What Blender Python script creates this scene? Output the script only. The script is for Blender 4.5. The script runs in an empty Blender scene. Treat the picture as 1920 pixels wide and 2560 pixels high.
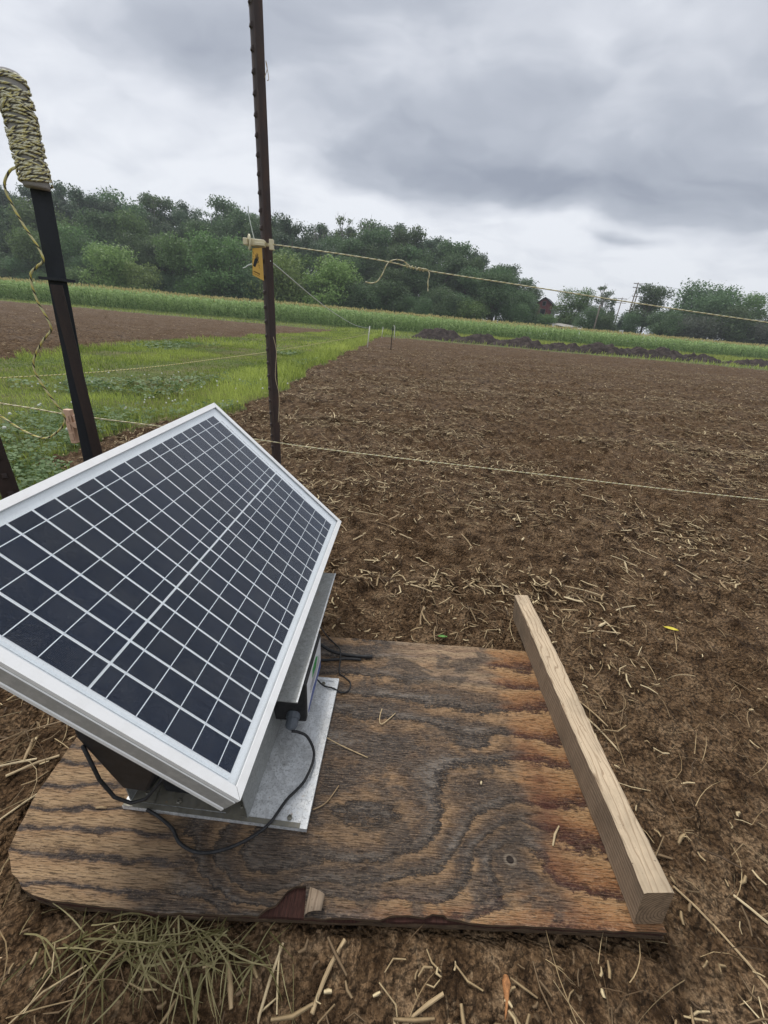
import bpy, bmesh, math, random
import numpy as np
from mathutils import Vector, Matrix
random.seed(7)
RNG = np.random.default_rng(11)
scene = bpy.context.scene
COL = scene.collection

# ------------------------------------------------------------------ camera
H_CAM = 0.74
cam_d = bpy.data.cameras.new('camera')
cam = bpy.data.objects.new('camera', cam_d)
COL.objects.link(cam)
cam_d.sensor_fit = 'VERTICAL'
cam_d.sensor_height = 36.0
cam_d.lens = 975.0 / 2560.0 * 36.0
cam_d.clip_start = 0.02
cam_d.clip_end = 6000
nad = Vector((790 - 960.0, 3313 - 1280.0, 975.0)).normalized()
up_c = -nad
fw_c = Vector((0, 0, 1))
Yc = (fw_c - up_c * fw_c.dot(up_c)).normalized()
Xc = Yc.cross(up_c)
Rw = Matrix((Xc, Yc, up_c))                      # camera (x right, y down, z forward) to world
M = Matrix((Rw @ Vector((1, 0, 0)), Rw @ Vector((0, -1, 0)), Rw @ Vector((0, 0, -1)))).transposed()
cam.matrix_world = Matrix.Translation((0, 0, H_CAM)) @ M.to_4x4()
scene.camera = cam

# ------------------------------------------------------------------ colour management
scene.view_settings.view_transform = 'Standard'
scene.view_settings.look = 'None'
scene.view_settings.exposure = 0.60
scene.view_settings.gamma = 1.0
scene.view_settings.use_curve_mapping = False

cy = scene.cycles
cy.max_bounces = 4; cy.diffuse_bounces = 2; cy.glossy_bounces = 2; cy.transmission_bounces = 2; cy.transparent_max_bounces = 8; cy.volume_bounces = 0

# ------------------------------------------------------------------ node helper
class NT:
    def __init__(s, tree):
        s.t = tree; s.t.nodes.clear()
    def node(s, typ, **kw):
        n = s.t.nodes.new(typ)
        for k, v in kw.items(): setattr(n, k, v)
        return n
    def put(s, sock, v):
        if v is None: return
        if isinstance(v, bpy.types.NodeSocket): s.t.links.new(v, sock)
        elif isinstance(v, (tuple, list)) and sock.type == 'RGBA' and len(v) == 3: sock.default_value = (*v, 1)
        else: sock.default_value = v
    def math(s, op, a, b=None, c=None, clamp=False):
        n = s.node('ShaderNodeMath', operation=op, use_clamp=clamp)
        s.put(n.inputs[0], a); s.put(n.inputs[1], b)
        if c is not None: s.put(n.inputs[2], c)
        return n.outputs[0]
    def add(s, a, b): return s.math('ADD', a, b)
    def mul(s, a, b): return s.math('MULTIPLY', a, b)
    def sub(s, a, b): return s.math('SUBTRACT', a, b)
    def smooth(s, v, a, b):
        n = s.node('ShaderNodeMapRange', interpolation_type='SMOOTHSTEP')
        s.put(n.inputs[0], v); n.inputs[1].default_value = a; n.inputs[2].default_value = b
        return n.outputs[0]
    def coord(s, out='Object'):
        return s.node('ShaderNodeTexCoord').outputs[out]
    def xyz(s, v):
        n = s.node('ShaderNodeSeparateXYZ'); s.put(n.inputs[0], v); return n.outputs
    def comb(s, x, y, z=0.0):
        n = s.node('ShaderNodeCombineXYZ'); s.put(n.inputs[0], x); s.put(n.inputs[1], y); s.put(n.inputs[2], z); return n.outputs[0]
    def scale(s, v, sc):
        n = s.node('ShaderNodeVectorMath', operation='MULTIPLY'); s.put(n.inputs[0], v)
        n.inputs[1].default_value = sc if isinstance(sc, tuple) else (sc, sc, sc); return n.outputs[0]
    def noise(s, v, scale=5, detail=4, rough=0.55, dist=0.0, col=False):
        n = s.node('ShaderNodeTexNoise'); s.put(n.inputs['Vector'], v); n.inputs['Scale'].default_value = scale
        n.inputs['Detail'].default_value = detail; n.inputs['Roughness'].default_value = rough; n.inputs['Distortion'].default_value = dist
        return n.outputs['Color' if col else 'Fac']
    def voro(s, v, scale=5, feature='F1', out='Distance', rnd=1.0):
        n = s.node('ShaderNodeTexVoronoi', feature=feature); s.put(n.inputs['Vector'], v); n.inputs['Scale'].default_value = scale
        n.inputs['Randomness'].default_value = rnd
        return n.outputs[out]
    def ramp(s, f, stops, interp='LINEAR'):
        n = s.node('ShaderNodeValToRGB'); n.color_ramp.interpolation = interp; s.put(n.inputs[0], f)
        cr = n.color_ramp
        while len(cr.elements) < len(stops): cr.elements.new(0.5)
        for e, (p, c) in zip(cr.elements, stops):
            e.position = p; e.color = (*c, 1) if isinstance(c, tuple) else (c, c, c, 1)
        return n.outputs[0]
    def mix(s, f, a, b, mode='MIX'):
        n = s.node('ShaderNodeMix', data_type='RGBA', blend_type=mode); s.put(n.inputs[0], f)
        s.put(n.inputs[6], a); s.put(n.inputs[7], b); return n.outputs[2]
    def bump(s, h, strength=0.5, dist=0.01, normal=None):
        n = s.node('ShaderNodeBump'); n.inputs['Strength'].default_value = strength; n.inputs['Distance'].default_value = dist
        s.put(n.inputs['Height'], h)
        if normal is not None: s.put(n.inputs['Normal'], normal)
        return n.outputs[0]
    def bsdf(s, color, rough=0.7, metal=0.0, normal=None, spec=0.4, **kw):
        n = s.node('ShaderNodeBsdfPrincipled'); s.put(n.inputs['Base Color'], color); s.put(n.inputs['Roughness'], rough)
        s.put(n.inputs['Metallic'], metal); n.inputs['Specular IOR Level'].default_value = spec
        if normal is not None: s.put(n.inputs['Normal'], normal)
        for k, v in kw.items(): s.put(n.inputs[k], v)
        return n.outputs[0]
    def out(s, sh):
        o = s.node('ShaderNodeOutputMaterial'); s.t.links.new(sh, o.inputs[0])

def material(name):
    m = bpy.data.materials.new(name); m.use_nodes = True
    return m, NT(m.node_tree)

# ------------------------------------------------------------------ world: overcast sky with rolling cloud
SUN_ELEV, SUN_AZ = 56.0, -35.0      # degrees; azimuth from +Y towards +X
world = bpy.data.worlds.new('World'); scene.world = world; world.use_nodes = True
w = NT(world.node_tree)
d = w.coord('Generated')
X, Y, Z = w.xyz(d)
zc = w.add(w.math('MAXIMUM', Z, 0.0), 0.30)
px = w.math('DIVIDE', X, zc); py = w.math('DIVIDE', Y, zc)
P = w.comb(px, py, 0.0)
warp = w.noise(w.scale(P, 1.0), 2.2, 4, 0.5, 0.0, col=True)
wv = w.node('ShaderNodeVectorMath', operation='SUBTRACT'); w.put(wv.inputs[0], warp); wv.inputs[1].default_value = (0.5, 0.5, 0.5)
wv2 = w.node('ShaderNodeVectorMath', operation='MULTIPLY_ADD'); w.put(wv2.inputs[0], wv.outputs[0]); wv2.inputs[1].default_value = (0.38, 0.30, 0.0); w.put(wv2.inputs[2], P)
Pw = wv2.outputs[0]
wx, wy, _ = w.xyz(Pw)
def blob(cx, cy, rx, ry, amp):
    a = w.math('POWER', w.math('DIVIDE', w.sub(wx, cx), rx), 2.0)
    b = w.math('POWER', w.math('DIVIDE', w.sub(wy, cy), ry), 2.0)
    return w.mul(w.math('POWER', 2.718, w.mul(w.add(a, b), -1.0)), amp)
dark = blob(0.36, 1.69, 0.62, 0.14, 0.78)
for bl in [(0.85, 1.50, 0.40, 0.20, 0.55), (-0.55, 1.27, 0.30, 0.13, 0.50), (0.02, 1.46, 0.50, 0.19, 0.50), (0.75, 1.15, 0.3, 0.2, 0.35), (-0.05, 1.12, 0.5, 0.20, 0.42), (0.84, 1.89, 0.13, 0.035, 0.35),
           (1.7, 1.5, 0.5, 0.2, 0.6), (-1.7, 1.2, 0.5, 0.25, 0.5), (-1.2, 0.3, 0.5, 0.4, 0.5), (1.3, 0.0, 0.6, 0.5, 0.5), (-0.6, -1.2, 0.7, 0.4, 0.5), (0.1, 0.2, 0.4, 0.35, 0.4), (0.9, -1.4, 0.5, 0.4, 0.5)]:
    dark = w.add(dark, blob(*bl))
nz = w.noise(w.scale(Pw, (1.0, 1.6, 1.0)), 2.6, 3, 0.5, 0.2)
nz2 = w.noise(w.scale(Pw, (1.0, 1.5, 1.0)), 7.0, 4, 0.55, 0.3)
dark = w.add(dark, w.mul(w.sub(nz, 0.5), 0.85))
dark = w.add(dark, w.mul(w.sub(nz2, 0.5), 0.30))
cloud = w.ramp(dark, [(0.0, (0.60, 0.615, 0.645)), (0.18, (0.515, 0.532, 0.57)), (0.48, (0.345, 0.366, 0.410)), (0.90, (0.210, 0.230, 0.275))])
# below the horizon: the dim light of the land
below = w.smooth(Z, -0.02, 0.0)
cloud = w.mix(below, (0.12, 0.10, 0.08), cloud)
sky = w.node('ShaderNodeTexSky', sky_type='NISHITA', sun_disc=False)
sky.sun_elevation = math.radians(SUN_ELEV); sky.sun_rotation = math.radians(SUN_AZ)
bg1 = w.node('ShaderNodeBackground'); w.put(bg1.inputs[0], sky.outputs[0]); bg1.inputs[1].default_value = 0.1
bg2 = w.node('ShaderNodeBackground'); w.put(bg2.inputs[0], cloud); bg2.inputs[1].default_value = 1.0
mx = w.node('ShaderNodeMixShader'); mx.inputs[0].default_value = 0.94
w.t.links.new(bg1.outputs[0], mx.inputs[1]); w.t.links.new(bg2.outputs[0], mx.inputs[2])
wo = w.node('ShaderNodeOutputWorld'); w.t.links.new(mx.outputs[0], wo.inputs[0])

sun_d = bpy.data.lights.new('sun', 'SUN'); sun_d.energy = 1.5; sun_d.angle = math.radians(24); sun_d.color = (1.0, 0.96, 0.9)
sun = bpy.data.objects.new('sun', sun_d); COL.objects.link(sun)
ce = math.cos(math.radians(SUN_ELEV))
sdir = Vector((math.sin(math.radians(SUN_AZ)) * ce, math.cos(math.radians(SUN_AZ)) * ce, math.sin(math.radians(SUN_ELEV))))
sun.rotation_euler = sdir.to_track_quat('Z', 'Y').to_euler()
sun.location = (0, 0, 30)

# ------------------------------------------------------------------ mesh helpers
def tag(o, label=None, cat=None, group=None, kind=None):
    if label: o['label'] = label
    if cat: o['category'] = cat
    if group: o['group'] = group
    if kind: o['kind'] = kind
    return o

def link(o, parent=None):
    COL.objects.link(o)
    if parent is not None: o.parent = parent
    return o

def empty(name, loc=(0, 0, 0), label=None, cat=None, group=None, rotz=0.0):
    o = bpy.data.objects.new(name, None); o.empty_display_size = 0.05
    o.location = loc; o.rotation_euler = (0, 0, rotz); COL.objects.link(o)
    return tag(o, label, cat, group)

class MB:
    def __init__(s): s.v = []; s.f = []; s.uv = []; s.mi = []
    def face(s, idx, uv=None, mi=0):
        s.f.append(tuple(idx)); s.uv.append(uv); s.mi.append(mi)
    def add(s, verts, faces, mi=0):
        b = len(s.v); s.v += [tuple(v) for v in verts]
        for f in faces: s.face([i + b for i in f], None, mi)
        return s
    def hexa(s, p, mi=0):                         # 8 corners: bottom 4 ccw, top 4 ccw
        return s.add(p, [(0, 3, 2, 1), (4, 5, 6, 7), (0, 1, 5, 4), (1, 2, 6, 5), (2, 3, 7, 6), (3, 0, 4, 7)], mi)
    def box(s, a, b, mi=0):
        x0, y0, z0 = a; x1, y1, z1 = b
        return s.hexa([(x0, y0, z0), (x1, y0, z0), (x1, y1, z0), (x0, y1, z0), (x0, y0, z1), (x1, y0, z1), (x1, y1, z1), (x0, y1, z1)], mi)
    def prism(s, poly, z0, z1, mi=0, axis=None):  # poly: ccw (x, y)
        n = len(poly)
        vs = [(x, y, z0) for x, y in poly] + [(x, y, z1) for x, y in poly]
        fs = [tuple(range(n - 1, -1, -1)), tuple(range(n, 2 * n))] + [(i, (i + 1) % n, n + (i + 1) % n, n + i) for i in range(n)]
        if axis is not None: vs = [tuple(axis @ Vector(v)) for v in vs]
        return s.add(vs, fs, mi)
    def tube(s, pts, r, sides=8, caps=True, mi=0):
        pts = [Vector(p) for p in pts]; n = len(pts)
        rs = r if isinstance(r, (list, tuple)) else [r] * n
        b = len(s.v); L = 0.0; Ls = []
        up = None
        for i, p in enumerate(pts):
            t = (pts[min(i + 1, n - 1)] - pts[max(i - 1, 0)])
            t = t.normalized() if t.length > 1e-9 else Vector((0, 0, 1))
            if up is None:
                up = Vector((0, 0, 1)) if abs(t.z) < 0.9 else Vector((1, 0, 0))
            sx = up.cross(t)
            if sx.length < 1e-6: sx = Vector((1, 0, 0)).cross(t)
            sx.normalize(); up = t.cross(sx).normalized()
            if i: L += (p - pts[i - 1]).length
            Ls.append(L)
            for k in range(sides):
                a = 2 * math.pi * k / sides
                s.v.append(tuple(p + (sx * math.cos(a) + up * math.sin(a)) * rs[i]))
        for i in range(n - 1):
            for k in range(sides):
                k2 = (k + 1) % sides
                s.face((b + i * sides + k, b + i * sides + k2, b + (i + 1) * sides + k2, b + (i + 1) * sides + k),
                       [(Ls[i], k / sides), (Ls[i], (k + 1) / sides), (Ls[i + 1], (k + 1) / sides), (Ls[i + 1], k / sides)], mi)
        if caps:
            s.face([b + k for k in range(sides - 1, -1, -1)], None, mi)
            s.face([b + (n - 1) * sides + k for k in range(sides)], None, mi)
        return s
    def lathe(s, prof, sides=16, mat=None, mi=0):  # prof: (r, z)
        b = len(s.v)
        for r, z in prof:
            for k in range(sides):
                a = 2 * math.pi * k / sides
                v = Vector((r * math.cos(a), r * math.sin(a), z))
                s.v.append(tuple(mat @ v if mat is not None else v))
        for i in range(len(prof) - 1):
            for k in range(sides):
                k2 = (k + 1) % sides
                s.face((b + i * sides + k, b + i * sides + k2, b + (i + 1) * sides + k2, b + (i + 1) * sides + k), None, mi)
        s.face([b + k for k in range(sides - 1, -1, -1)], None, mi)
        s.face([b + (len(prof) - 1) * sides + k for k in range(sides)], None, mi)
        return s
    def xf(s, m):
        s.v = [tuple(m @ Vector(v)) for v in s.v]; return s
    def mesh(s, name, mats):
        me = bpy.data.meshes.new(name); me.from_pydata(s.v, [], s.f)
        for m in (mats if isinstance(mats, (list, tuple)) else [mats]): me.materials.append(m)
        if any(u is not None for u in s.uv):
            ul = me.uv_layers.new(name='UVMap'); li = 0
            for f, u in zip(s.f, s.uv):
                for j in range(len(f)):
                    if u is not None: ul.data[li].uv = u[j]
                    li += 1
        if any(s.mi): me.polygons.foreach_set('material_index', s.mi)
        me.update(); return me
    def build(s, name, mats, parent=None, smooth=False, bevel=0.0, loc=None):
        me = s.mesh(name, mats)
        if smooth: me.polygons.foreach_set('use_smooth', [True] * len(me.polygons))
        o = bpy.data.objects.new(name, me); link(o, parent)
        if loc is not None: o.location = loc
        if bevel:
            md = o.modifiers.new('bevel', 'BEVEL'); md.width = bevel; md.segments = 2; md.limit_method = 'ANGLE'; md.angle_limit = math.radians(40)
        return o

def big_mesh(name, V, F, mat, color=None, smooth=False, parent=None, uv=None):
    """numpy mesh: V (n,3), F (m,k) with k = 3 or 4"""
    V = np.asarray(V, np.float32); F = np.asarray(F, np.int32)
    me = bpy.data.meshes.new(name); k = F.shape[1]
    me.vertices.add(len(V)); me.vertices.foreach_set('co', V.ravel())
    me.loops.add(F.size); me.loops.foreach_set('vertex_index', F.ravel())
    me.polygons.add(len(F)); me.polygons.foreach_set('loop_start', np.arange(0, F.size, k, dtype=np.int32))
    try: me.polygons.foreach_set('loop_total', np.full(len(F), k, np.int32))
    except Exception: pass
    if color is not None:
        a = me.color_attributes.new('col', 'FLOAT_COLOR', 'POINT')
        c = np.ones((len(V), 4), np.float32); c[:, :3] = color; a.data.foreach_set('color', c.ravel())
    me.update(calc_edges=True); me.validate(verbose=False)
    if smooth: me.polygons.foreach_set('use_smooth', np.ones(len(F), bool))
    me.materials.append(mat)
    o = bpy.data.objects.new(name, me); link(o, parent)
    return o

def _h(ix, iy, seed):
    n = (ix * 374761393 + iy * 668265263 + seed * 1442695041) & 0xFFFFFFFF
    n = ((n ^ (n >> 13)) * 1274126177) & 0xFFFFFFFF
    return ((n ^ (n >> 16)) & 0xFFFFFF) / float(0xFFFFFF)
def vnoise(x, y, seed=0):
    x = np.asarray(x, float); y = np.asarray(y, float)
    ix = np.floor(x).astype(np.int64); iy = np.floor(y).astype(np.int64)
    fx = x - ix; fy = y - iy; fx = fx * fx * (3 - 2 * fx); fy = fy * fy * (3 - 2 * fy)
    a = _h(ix, iy, seed); b = _h(ix + 1, iy, seed); c = _h(ix, iy + 1, seed); e = _h(ix + 1, iy + 1, seed)
    return (a * (1 - fx) + b * fx) * (1 - fy) + (c * (1 - fx) + e * fx) * fy
def fbm(x, y, seed=0, oct=4, gain=0.5):
    s = 0.0; a = 1.0; t = 0.0
    for o in range(oct):
        s = s + a * (vnoise(x * 2 ** o + 17.3 * o, y * 2 ** o - 9.1 * o, seed + o) - 0.5); t += a; a *= gain
    return s / t
def sstep(a, b, v):
    t = np.clip((np.asarray(v, float) - a) / (b - a), 0, 1); return t * t * (3 - 2 * t)

# ------------------------------------------------------------------ materials
MAT = {}
def simple(name, color, rough=0.6, metal=0.0, var=0.25, nscale=40, bump=0.0, bdist=0.002, spec=0.4, coord='Object'):
    m, t = material(name)
    n = t.noise(t.coord(coord), nscale, 5, 0.6)
    c = t.mix(t.ramp(n, [(0.3, 0.0), (0.7, 1.0)]), tuple(x * (1 - var) for x in color), tuple(min(1, x * (1 + var)) for x in color))
    nrm = t.bump(n, bump, bdist) if bump else None
    t.out(t.bsdf(c, rough, metal, nrm, spec)); MAT[name] = m; return m

# soil
m, t = material('soil'); MAT['soil'] = m
co = t.coord('Object')
n1 = t.noise(co, 1.1, 2, 0.6); n2 = t.noise(co, 18, 4, 0.65); n3 = t.noise(co, 140, 2, 0.7)
c = t.ramp(n2, [(0.37, (0.054, 0.031, 0.015)), (0.5, (0.192, 0.119, 0.063)), (0.63, (0.335, 0.225, 0.130))])
c = t.mix(t.ramp(n1, [(0.35, 0.0), (0.7, 0.75)]), c, t.mix(0.6, c, (0.135, 0.078, 0.038)))
c = t.mix(t.ramp(n3, [(0.40, 0.75), (0.60, 0.0)]), c, (0.035, 0.020, 0.010))
# fine pale chaff mixed into the tilth
ch = t.noise(t.scale(co, (1.0, 0.55, 1.0)), 60, 3, 0.6, 1.5)
c = t.mix(t.mul(t.ramp(ch, [(0.60, 0.0), (0.70, 1.0)]), 0.40), c, (0.40, 0.29, 0.175))
bh = t.add(t.mul(n2, 0.6), t.mul(n3, 0.4))
wet = t.ramp(n1, [(0.3, 0.62), (0.7, 0.95)])
vb = t.voro(co, 55, 'F1'); vb2 = t.voro(co, 130, 'F1')
bh = t.add(bh, t.add(t.mul(vb, -0.7), t.mul(vb2, -0.5)))
t.out(t.bsdf(c, wet, 0.0, t.bump(bh, 1.0, 0.024), 0.12))

# ground under grass
m, t = material('turf'); MAT['turf'] = m
co = t.coord('Object')
n1 = t.noise(co, 0.8, 5, 0.6); n2 = t.noise(co, 9, 6, 0.7); n3 = t.noise(co, 90, 3, 0.7)
g = t.ramp(n2, [(0.25, (0.030, 0.048, 0.012)), (0.5, (0.085, 0.125, 0.030)), (0.8, (0.20, 0.24, 0.065))])
g = t.mix(t.ramp(n1, [(0.42, 0.0), (0.60, 0.8)]), g, (0.17, 0.135, 0.065))
g = t.mix(t.mul(n3, 0.4), g, (0.05, 0.06, 0.02))
t.out(t.bsdf(g, 0.9, 0.0, t.bump(n2, 0.7, 0.02), 0.2))

def leafmat(name, c0, c1, trans=0.35, rough=0.55, attr=True):
    m, t = material(name); MAT[name] = m
    if attr:
        a = t.node('ShaderNodeAttribute', attribute_name='col').outputs['Color']
        r = t.xyz(a)[0]
    else:
        r = t.noise(t.coord('Object'), 6, 3)
    ob = t.node('ShaderNodeObjectInfo').outputs['Random']
    c = t.mix(r, c0, c1)
    hs = t.node('ShaderNodeHueSaturation'); t.put(hs.inputs['Color'], c)
    t.put(hs.inputs['Hue'], t.add(0.485, t.mul(ob, 0.03))); t.put(hs.inputs['Value'], t.add(0.8, t.mul(ob, 0.4)))
    c = hs.outputs[0]
    b = t.bsdf(c, rough, 0.0, None, 0.25)
    tr = t.node('ShaderNodeBsdfTranslucent'); t.put(tr.inputs[0], c)
    mxs = t.node('ShaderNodeMixShader'); mxs.inputs[0].default_value = trans
    t.t.links.new(b, mxs.inputs[1]); t.t.links.new(tr.outputs[0], mxs.inputs[2])
    t.out(mxs.outputs[0]); return m
leafmat('leaf_dark', (0.048, 0.090, 0.040), (0.172, 0.262, 0.116))
leafmat('leaf_mid', (0.064, 0.120, 0.038), (0.215, 0.325, 0.112))
leafmat('leaf_pale', (0.125, 0.200, 0.052), (0.33, 0.44, 0.15))
leafmat('leaf_blue', (0.046, 0.080, 0.046), (0.145, 0.210, 0.120))
leafmat('leaf_grey', (0.060, 0.075, 0.050), (0.15, 0.165, 0.12))
leafmat('corn_leaf', (0.085, 0.165, 0.035), (0.46, 0.58, 0.24), 0.35)
leafmat('corn_tassel', (0.36, 0.28, 0.12), (0.60, 0.48, 0.25), 0.3)
leafmat('grass_blade', (0.095, 0.145, 0.022), (0.50, 0.57, 0.140), 0.4)
leafmat('clover_leaf', (0.070, 0.145, 0.045), (0.24, 0.37, 0.16), 0.3)
leafmat('dry_grass', (0.15, 0.14, 0.050), (0.60, 0.52, 0.28), 0.3)
m, t = material('straw'); MAT['straw'] = m
a = t.xyz(t.node('ShaderNodeAttribute', attribute_name='col').outputs['Color'])[0]
c = t.ramp(a, [(0.0, (0.075, 0.046, 0.024)), (0.3, (0.20, 0.135, 0.072)), (0.62, (0.45, 0.33, 0.175)), (1.0, (0.76, 0.62, 0.37))])
n = t.noise(t.coord('Object'), 90, 3)
c = t.mix(t.mul(t.ramp(n, [(0.4, 0.0), (0.75, 1.0)]), 0.5), c, (0.13, 0.085, 0.05))
t.out(t.bsdf(c, 0.65, 0.0, None, 0.3))
m, t = material('stalk'); MAT['stalk'] = m
ob = t.node('ShaderNodeObjectInfo').outputs['Random']; co = t.coord('Object')
c = t.ramp(ob, [(0.0, (0.22, 0.145, 0.08)), (0.4, (0.46, 0.34, 0.19)), (1.0, (0.70, 0.58, 0.36))])
n = t.noise(t.scale(co, (8, 120, 120)), 3, 4)
c = t.mix(t.ramp(n, [(0.45, 0.0), (0.75, 0.55)]), c, (0.16, 0.10, 0.055))
t.out(t.bsdf(c, 0.6, 0.0, t.bump(n, 0.4, 0.001), 0.3))

simple('bark', (0.11, 0.09, 0.07), 0.9, 0, 0.4, 6, 0.5, 0.05)
simple('deadwood', (0.25, 0.235, 0.215), 0.9, 0, 0.3, 6)
simple('pole_wood', (0.20, 0.165, 0.135), 0.85, 0, 0.3, 5)
simple('wire_dark', (0.16, 0.17, 0.17), 0.6, 0.3)
simple('barn_red', (0.20, 0.052, 0.050), 0.8, 0, 0.3, 3)
simple('grey_siding', (0.16, 0.17, 0.165), 0.8, 0, 0.2, 3)
simple('dark_roof', (0.035, 0.036, 0.040), 0.8, 0, 0.3, 3)
simple('pale_roof', (0.42, 0.40, 0.36), 0.7, 0, 0.15, 2)
simple('car_paint', (0.62, 0.62, 0.62), 0.3, 0.0, 0.03, 3, spec=0.6)
simple('dark_glass', (0.02, 0.022, 0.025), 0.1, 0, 0.1, 3, spec=0.6)
simple('tyre', (0.02, 0.02, 0.02), 0.8)
simple('sign_white', (0.7, 0.72, 0.72), 0.6, 0, 0.05)
simple('fibre_white', (0.66, 0.66, 0.60), 0.55, 0, 0.1, 30)
simple('black_plastic', (0.014, 0.015, 0.017), 0.5, 0, 0.5, 60, 0.3, 0.001)
simple('black_rubber', (0.017, 0.017, 0.018), 0.6, 0, 0.6, 120, 0.3, 0.001)
simple('gland_grey', (0.10, 0.115, 0.135), 0.5, 0, 0.15, 60)
simple('clip_pink', (0.68, 0.46, 0.33), 0.5, 0, 0.08, 60)
simple('cream_plastic', (0.70, 0.63, 0.43), 0.5, 0, 0.12, 40)
simple('string_white', (0.62, 0.68, 0.62), 0.6, 0, 0.1, 60)
simple('foam_grey', (0.33, 0.315, 0.30), 0.9, 0, 0.1, 60, 0.2, 0.002)
simple('sign_yellow', (0.66, 0.40, 0.085), 0.5, 0, 0.1, 25)
simple('print_black', (0.02, 0.022, 0.025), 0.6)
simple('print_brown', (0.16, 0.09, 0.02), 0.6)
simple('print_grey', (0.30, 0.30, 0.31), 0.6)
simple('sticker_white', (0.66, 0.68, 0.70), 0.5, 0, 0.05)
simple('sticker_blue', (0.055, 0.085, 0.27), 0.5)
simple('sticker_green', (0.05, 0.30, 0.09), 0.5)
simple('busbar', (0.86, 0.89, 0.93), 0.5, 0.0, 0.06, 300)
simple('backsheet', (0.90, 0.91, 0.93), 0.5, 0, 0.03, 20)
simple('clover_flower', (0.62, 0.64, 0.56), 0.8, 0, 0.2, 200)
simple('green_leaf', (0.10, 0.26, 0.05), 0.6, 0, 0.3, 60)
simple('yellow_leaf', (0.62, 0.52, 0.06), 0.6, 0, 0.2, 60)
simple('cob', (0.36, 0.16, 0.06), 0.8, 0, 0.5, 200, 0.6, 0.002)

def rusty(name, base, rust, f0, f1):
    m, t = material(name); MAT[name] = m
    co = t.coord('Object')
    n = t.noise(t.scale(co, (1, 1, 0.3)), 30, 6, 0.65); n2 = t.noise(co, 160, 4, 0.6)
    c = t.mix(t.ramp(n, [(f0, 0.0), (f1, 1.0)]), base, rust)
    c = t.mix(t.mul(n2, 0.55), c, tuple(x * 0.45 for x in base))
    t.out(t.bsdf(c, 0.62, 0.15, t.bump(t.add(n, n2), 0.5, 0.002), 0.4))
rusty('post_brown', (0.062, 0.045, 0.042), (0.098, 0.058, 0.044), 0.45, 0.65)
rusty('post_black', (0.020, 0.024, 0.030), (0.030, 0.034, 0.042), 0.4, 0.7)
rusty('post_brown_dark', (0.036, 0.026, 0.024), (0.060, 0.038, 0.030), 0.4, 0.7)

# galvanised sheet
def galv(name, base, spots):
    m, t = material(name); MAT[name] = m
    co = t.coord('Object')
    sp = t.voro(co, 150, 'F1', 'Color'); s0 = t.xyz(sp)[0]
    n = t.noise(co, 14, 5, 0.65); n2 = t.noise(co, 320, 3, 0.6); n3 = t.noise(co, 55, 4, 0.65)
    c = t.mix(s0, tuple(x * 0.84 for x in base), tuple(min(1, x * 1.12) for x in base))
    c = t.mix(t.mul(t.ramp(n2, [(0.52, 0.0), (0.64, 1.0)]), spots), c, (0.15, 0.15, 0.145))
    c = t.mix(t.mul(t.ramp(n, [(0.5, 0.0), (0.72, 1.0)]), 0.45), c, (0.25, 0.24, 0.215))
    c = t.mix(t.ramp(n3, [(0.68, 0.0), (0.74, 0.85)]), c, (0.33, 0.19, 0.08))
    t.out(t.bsdf(c, t.add(0.38, t.mul(s0, 0.2)), 0.35, t.bump(n2, 0.15, 0.001), 0.5))
galv('galvanised', (0.62, 0.635, 0.64), 0.45)
galv('galvanised_dull', (0.30, 0.31, 0.30), 0.5)
galv('galvanised_dirty_shaded', (0.17, 0.16, 0.125), 0.7)  # dark copy of the sheet: dirt plus shade under the panel in its colour

# aluminium frame, light on the lip and shade on the side put into two colours
m, t = material('frame_white_lit'); MAT['frame_white_lit'] = m
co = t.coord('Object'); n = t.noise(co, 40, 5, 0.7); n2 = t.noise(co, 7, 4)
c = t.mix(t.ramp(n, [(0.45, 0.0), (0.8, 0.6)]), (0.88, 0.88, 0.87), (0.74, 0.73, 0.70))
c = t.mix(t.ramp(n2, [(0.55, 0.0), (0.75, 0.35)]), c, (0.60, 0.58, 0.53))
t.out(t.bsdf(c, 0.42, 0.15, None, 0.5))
m, t = material('frame_side_shaded'); MAT['frame_side_shaded'] = m
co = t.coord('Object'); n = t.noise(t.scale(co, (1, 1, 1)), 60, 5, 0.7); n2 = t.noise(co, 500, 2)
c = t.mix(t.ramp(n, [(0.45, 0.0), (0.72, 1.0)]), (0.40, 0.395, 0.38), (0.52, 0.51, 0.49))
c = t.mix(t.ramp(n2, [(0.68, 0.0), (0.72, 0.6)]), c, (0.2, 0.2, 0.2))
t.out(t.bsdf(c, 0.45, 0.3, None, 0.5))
# silicon cells with fine finger lines
m, t = material('cell'); MAT['cell'] = m
co = t.coord('Object'); x, y, z = t.xyz(co)
fing = t.math('PINGPONG', t.mul(y, 1.0), 0.0008)
ob = t.node('ShaderNodeObjectInfo').outputs['Random']
n = t.noise(co, 9, 4); n2 = t.noise(co, 700, 2)
c = t.mix(t.add(t.mul(n, 0.7), t.mul(ob, 0.35)), (0.0060, 0.0095, 0.019), (0.014, 0.022, 0.046))
c = t.mix(t.ramp(t.mul(fing, 1250.0), [(0.80, 0.0), (0.98, 0.16)]), c, (0.25, 0.28, 0.35))
c = t.mix(t.ramp(n2, [(0.72, 0.0), (0.78, 0.35)]), c, (0.35, 0.38, 0.42))
t.out(t.bsdf(c, 0.4, 0.0, None, 0.15))
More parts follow.
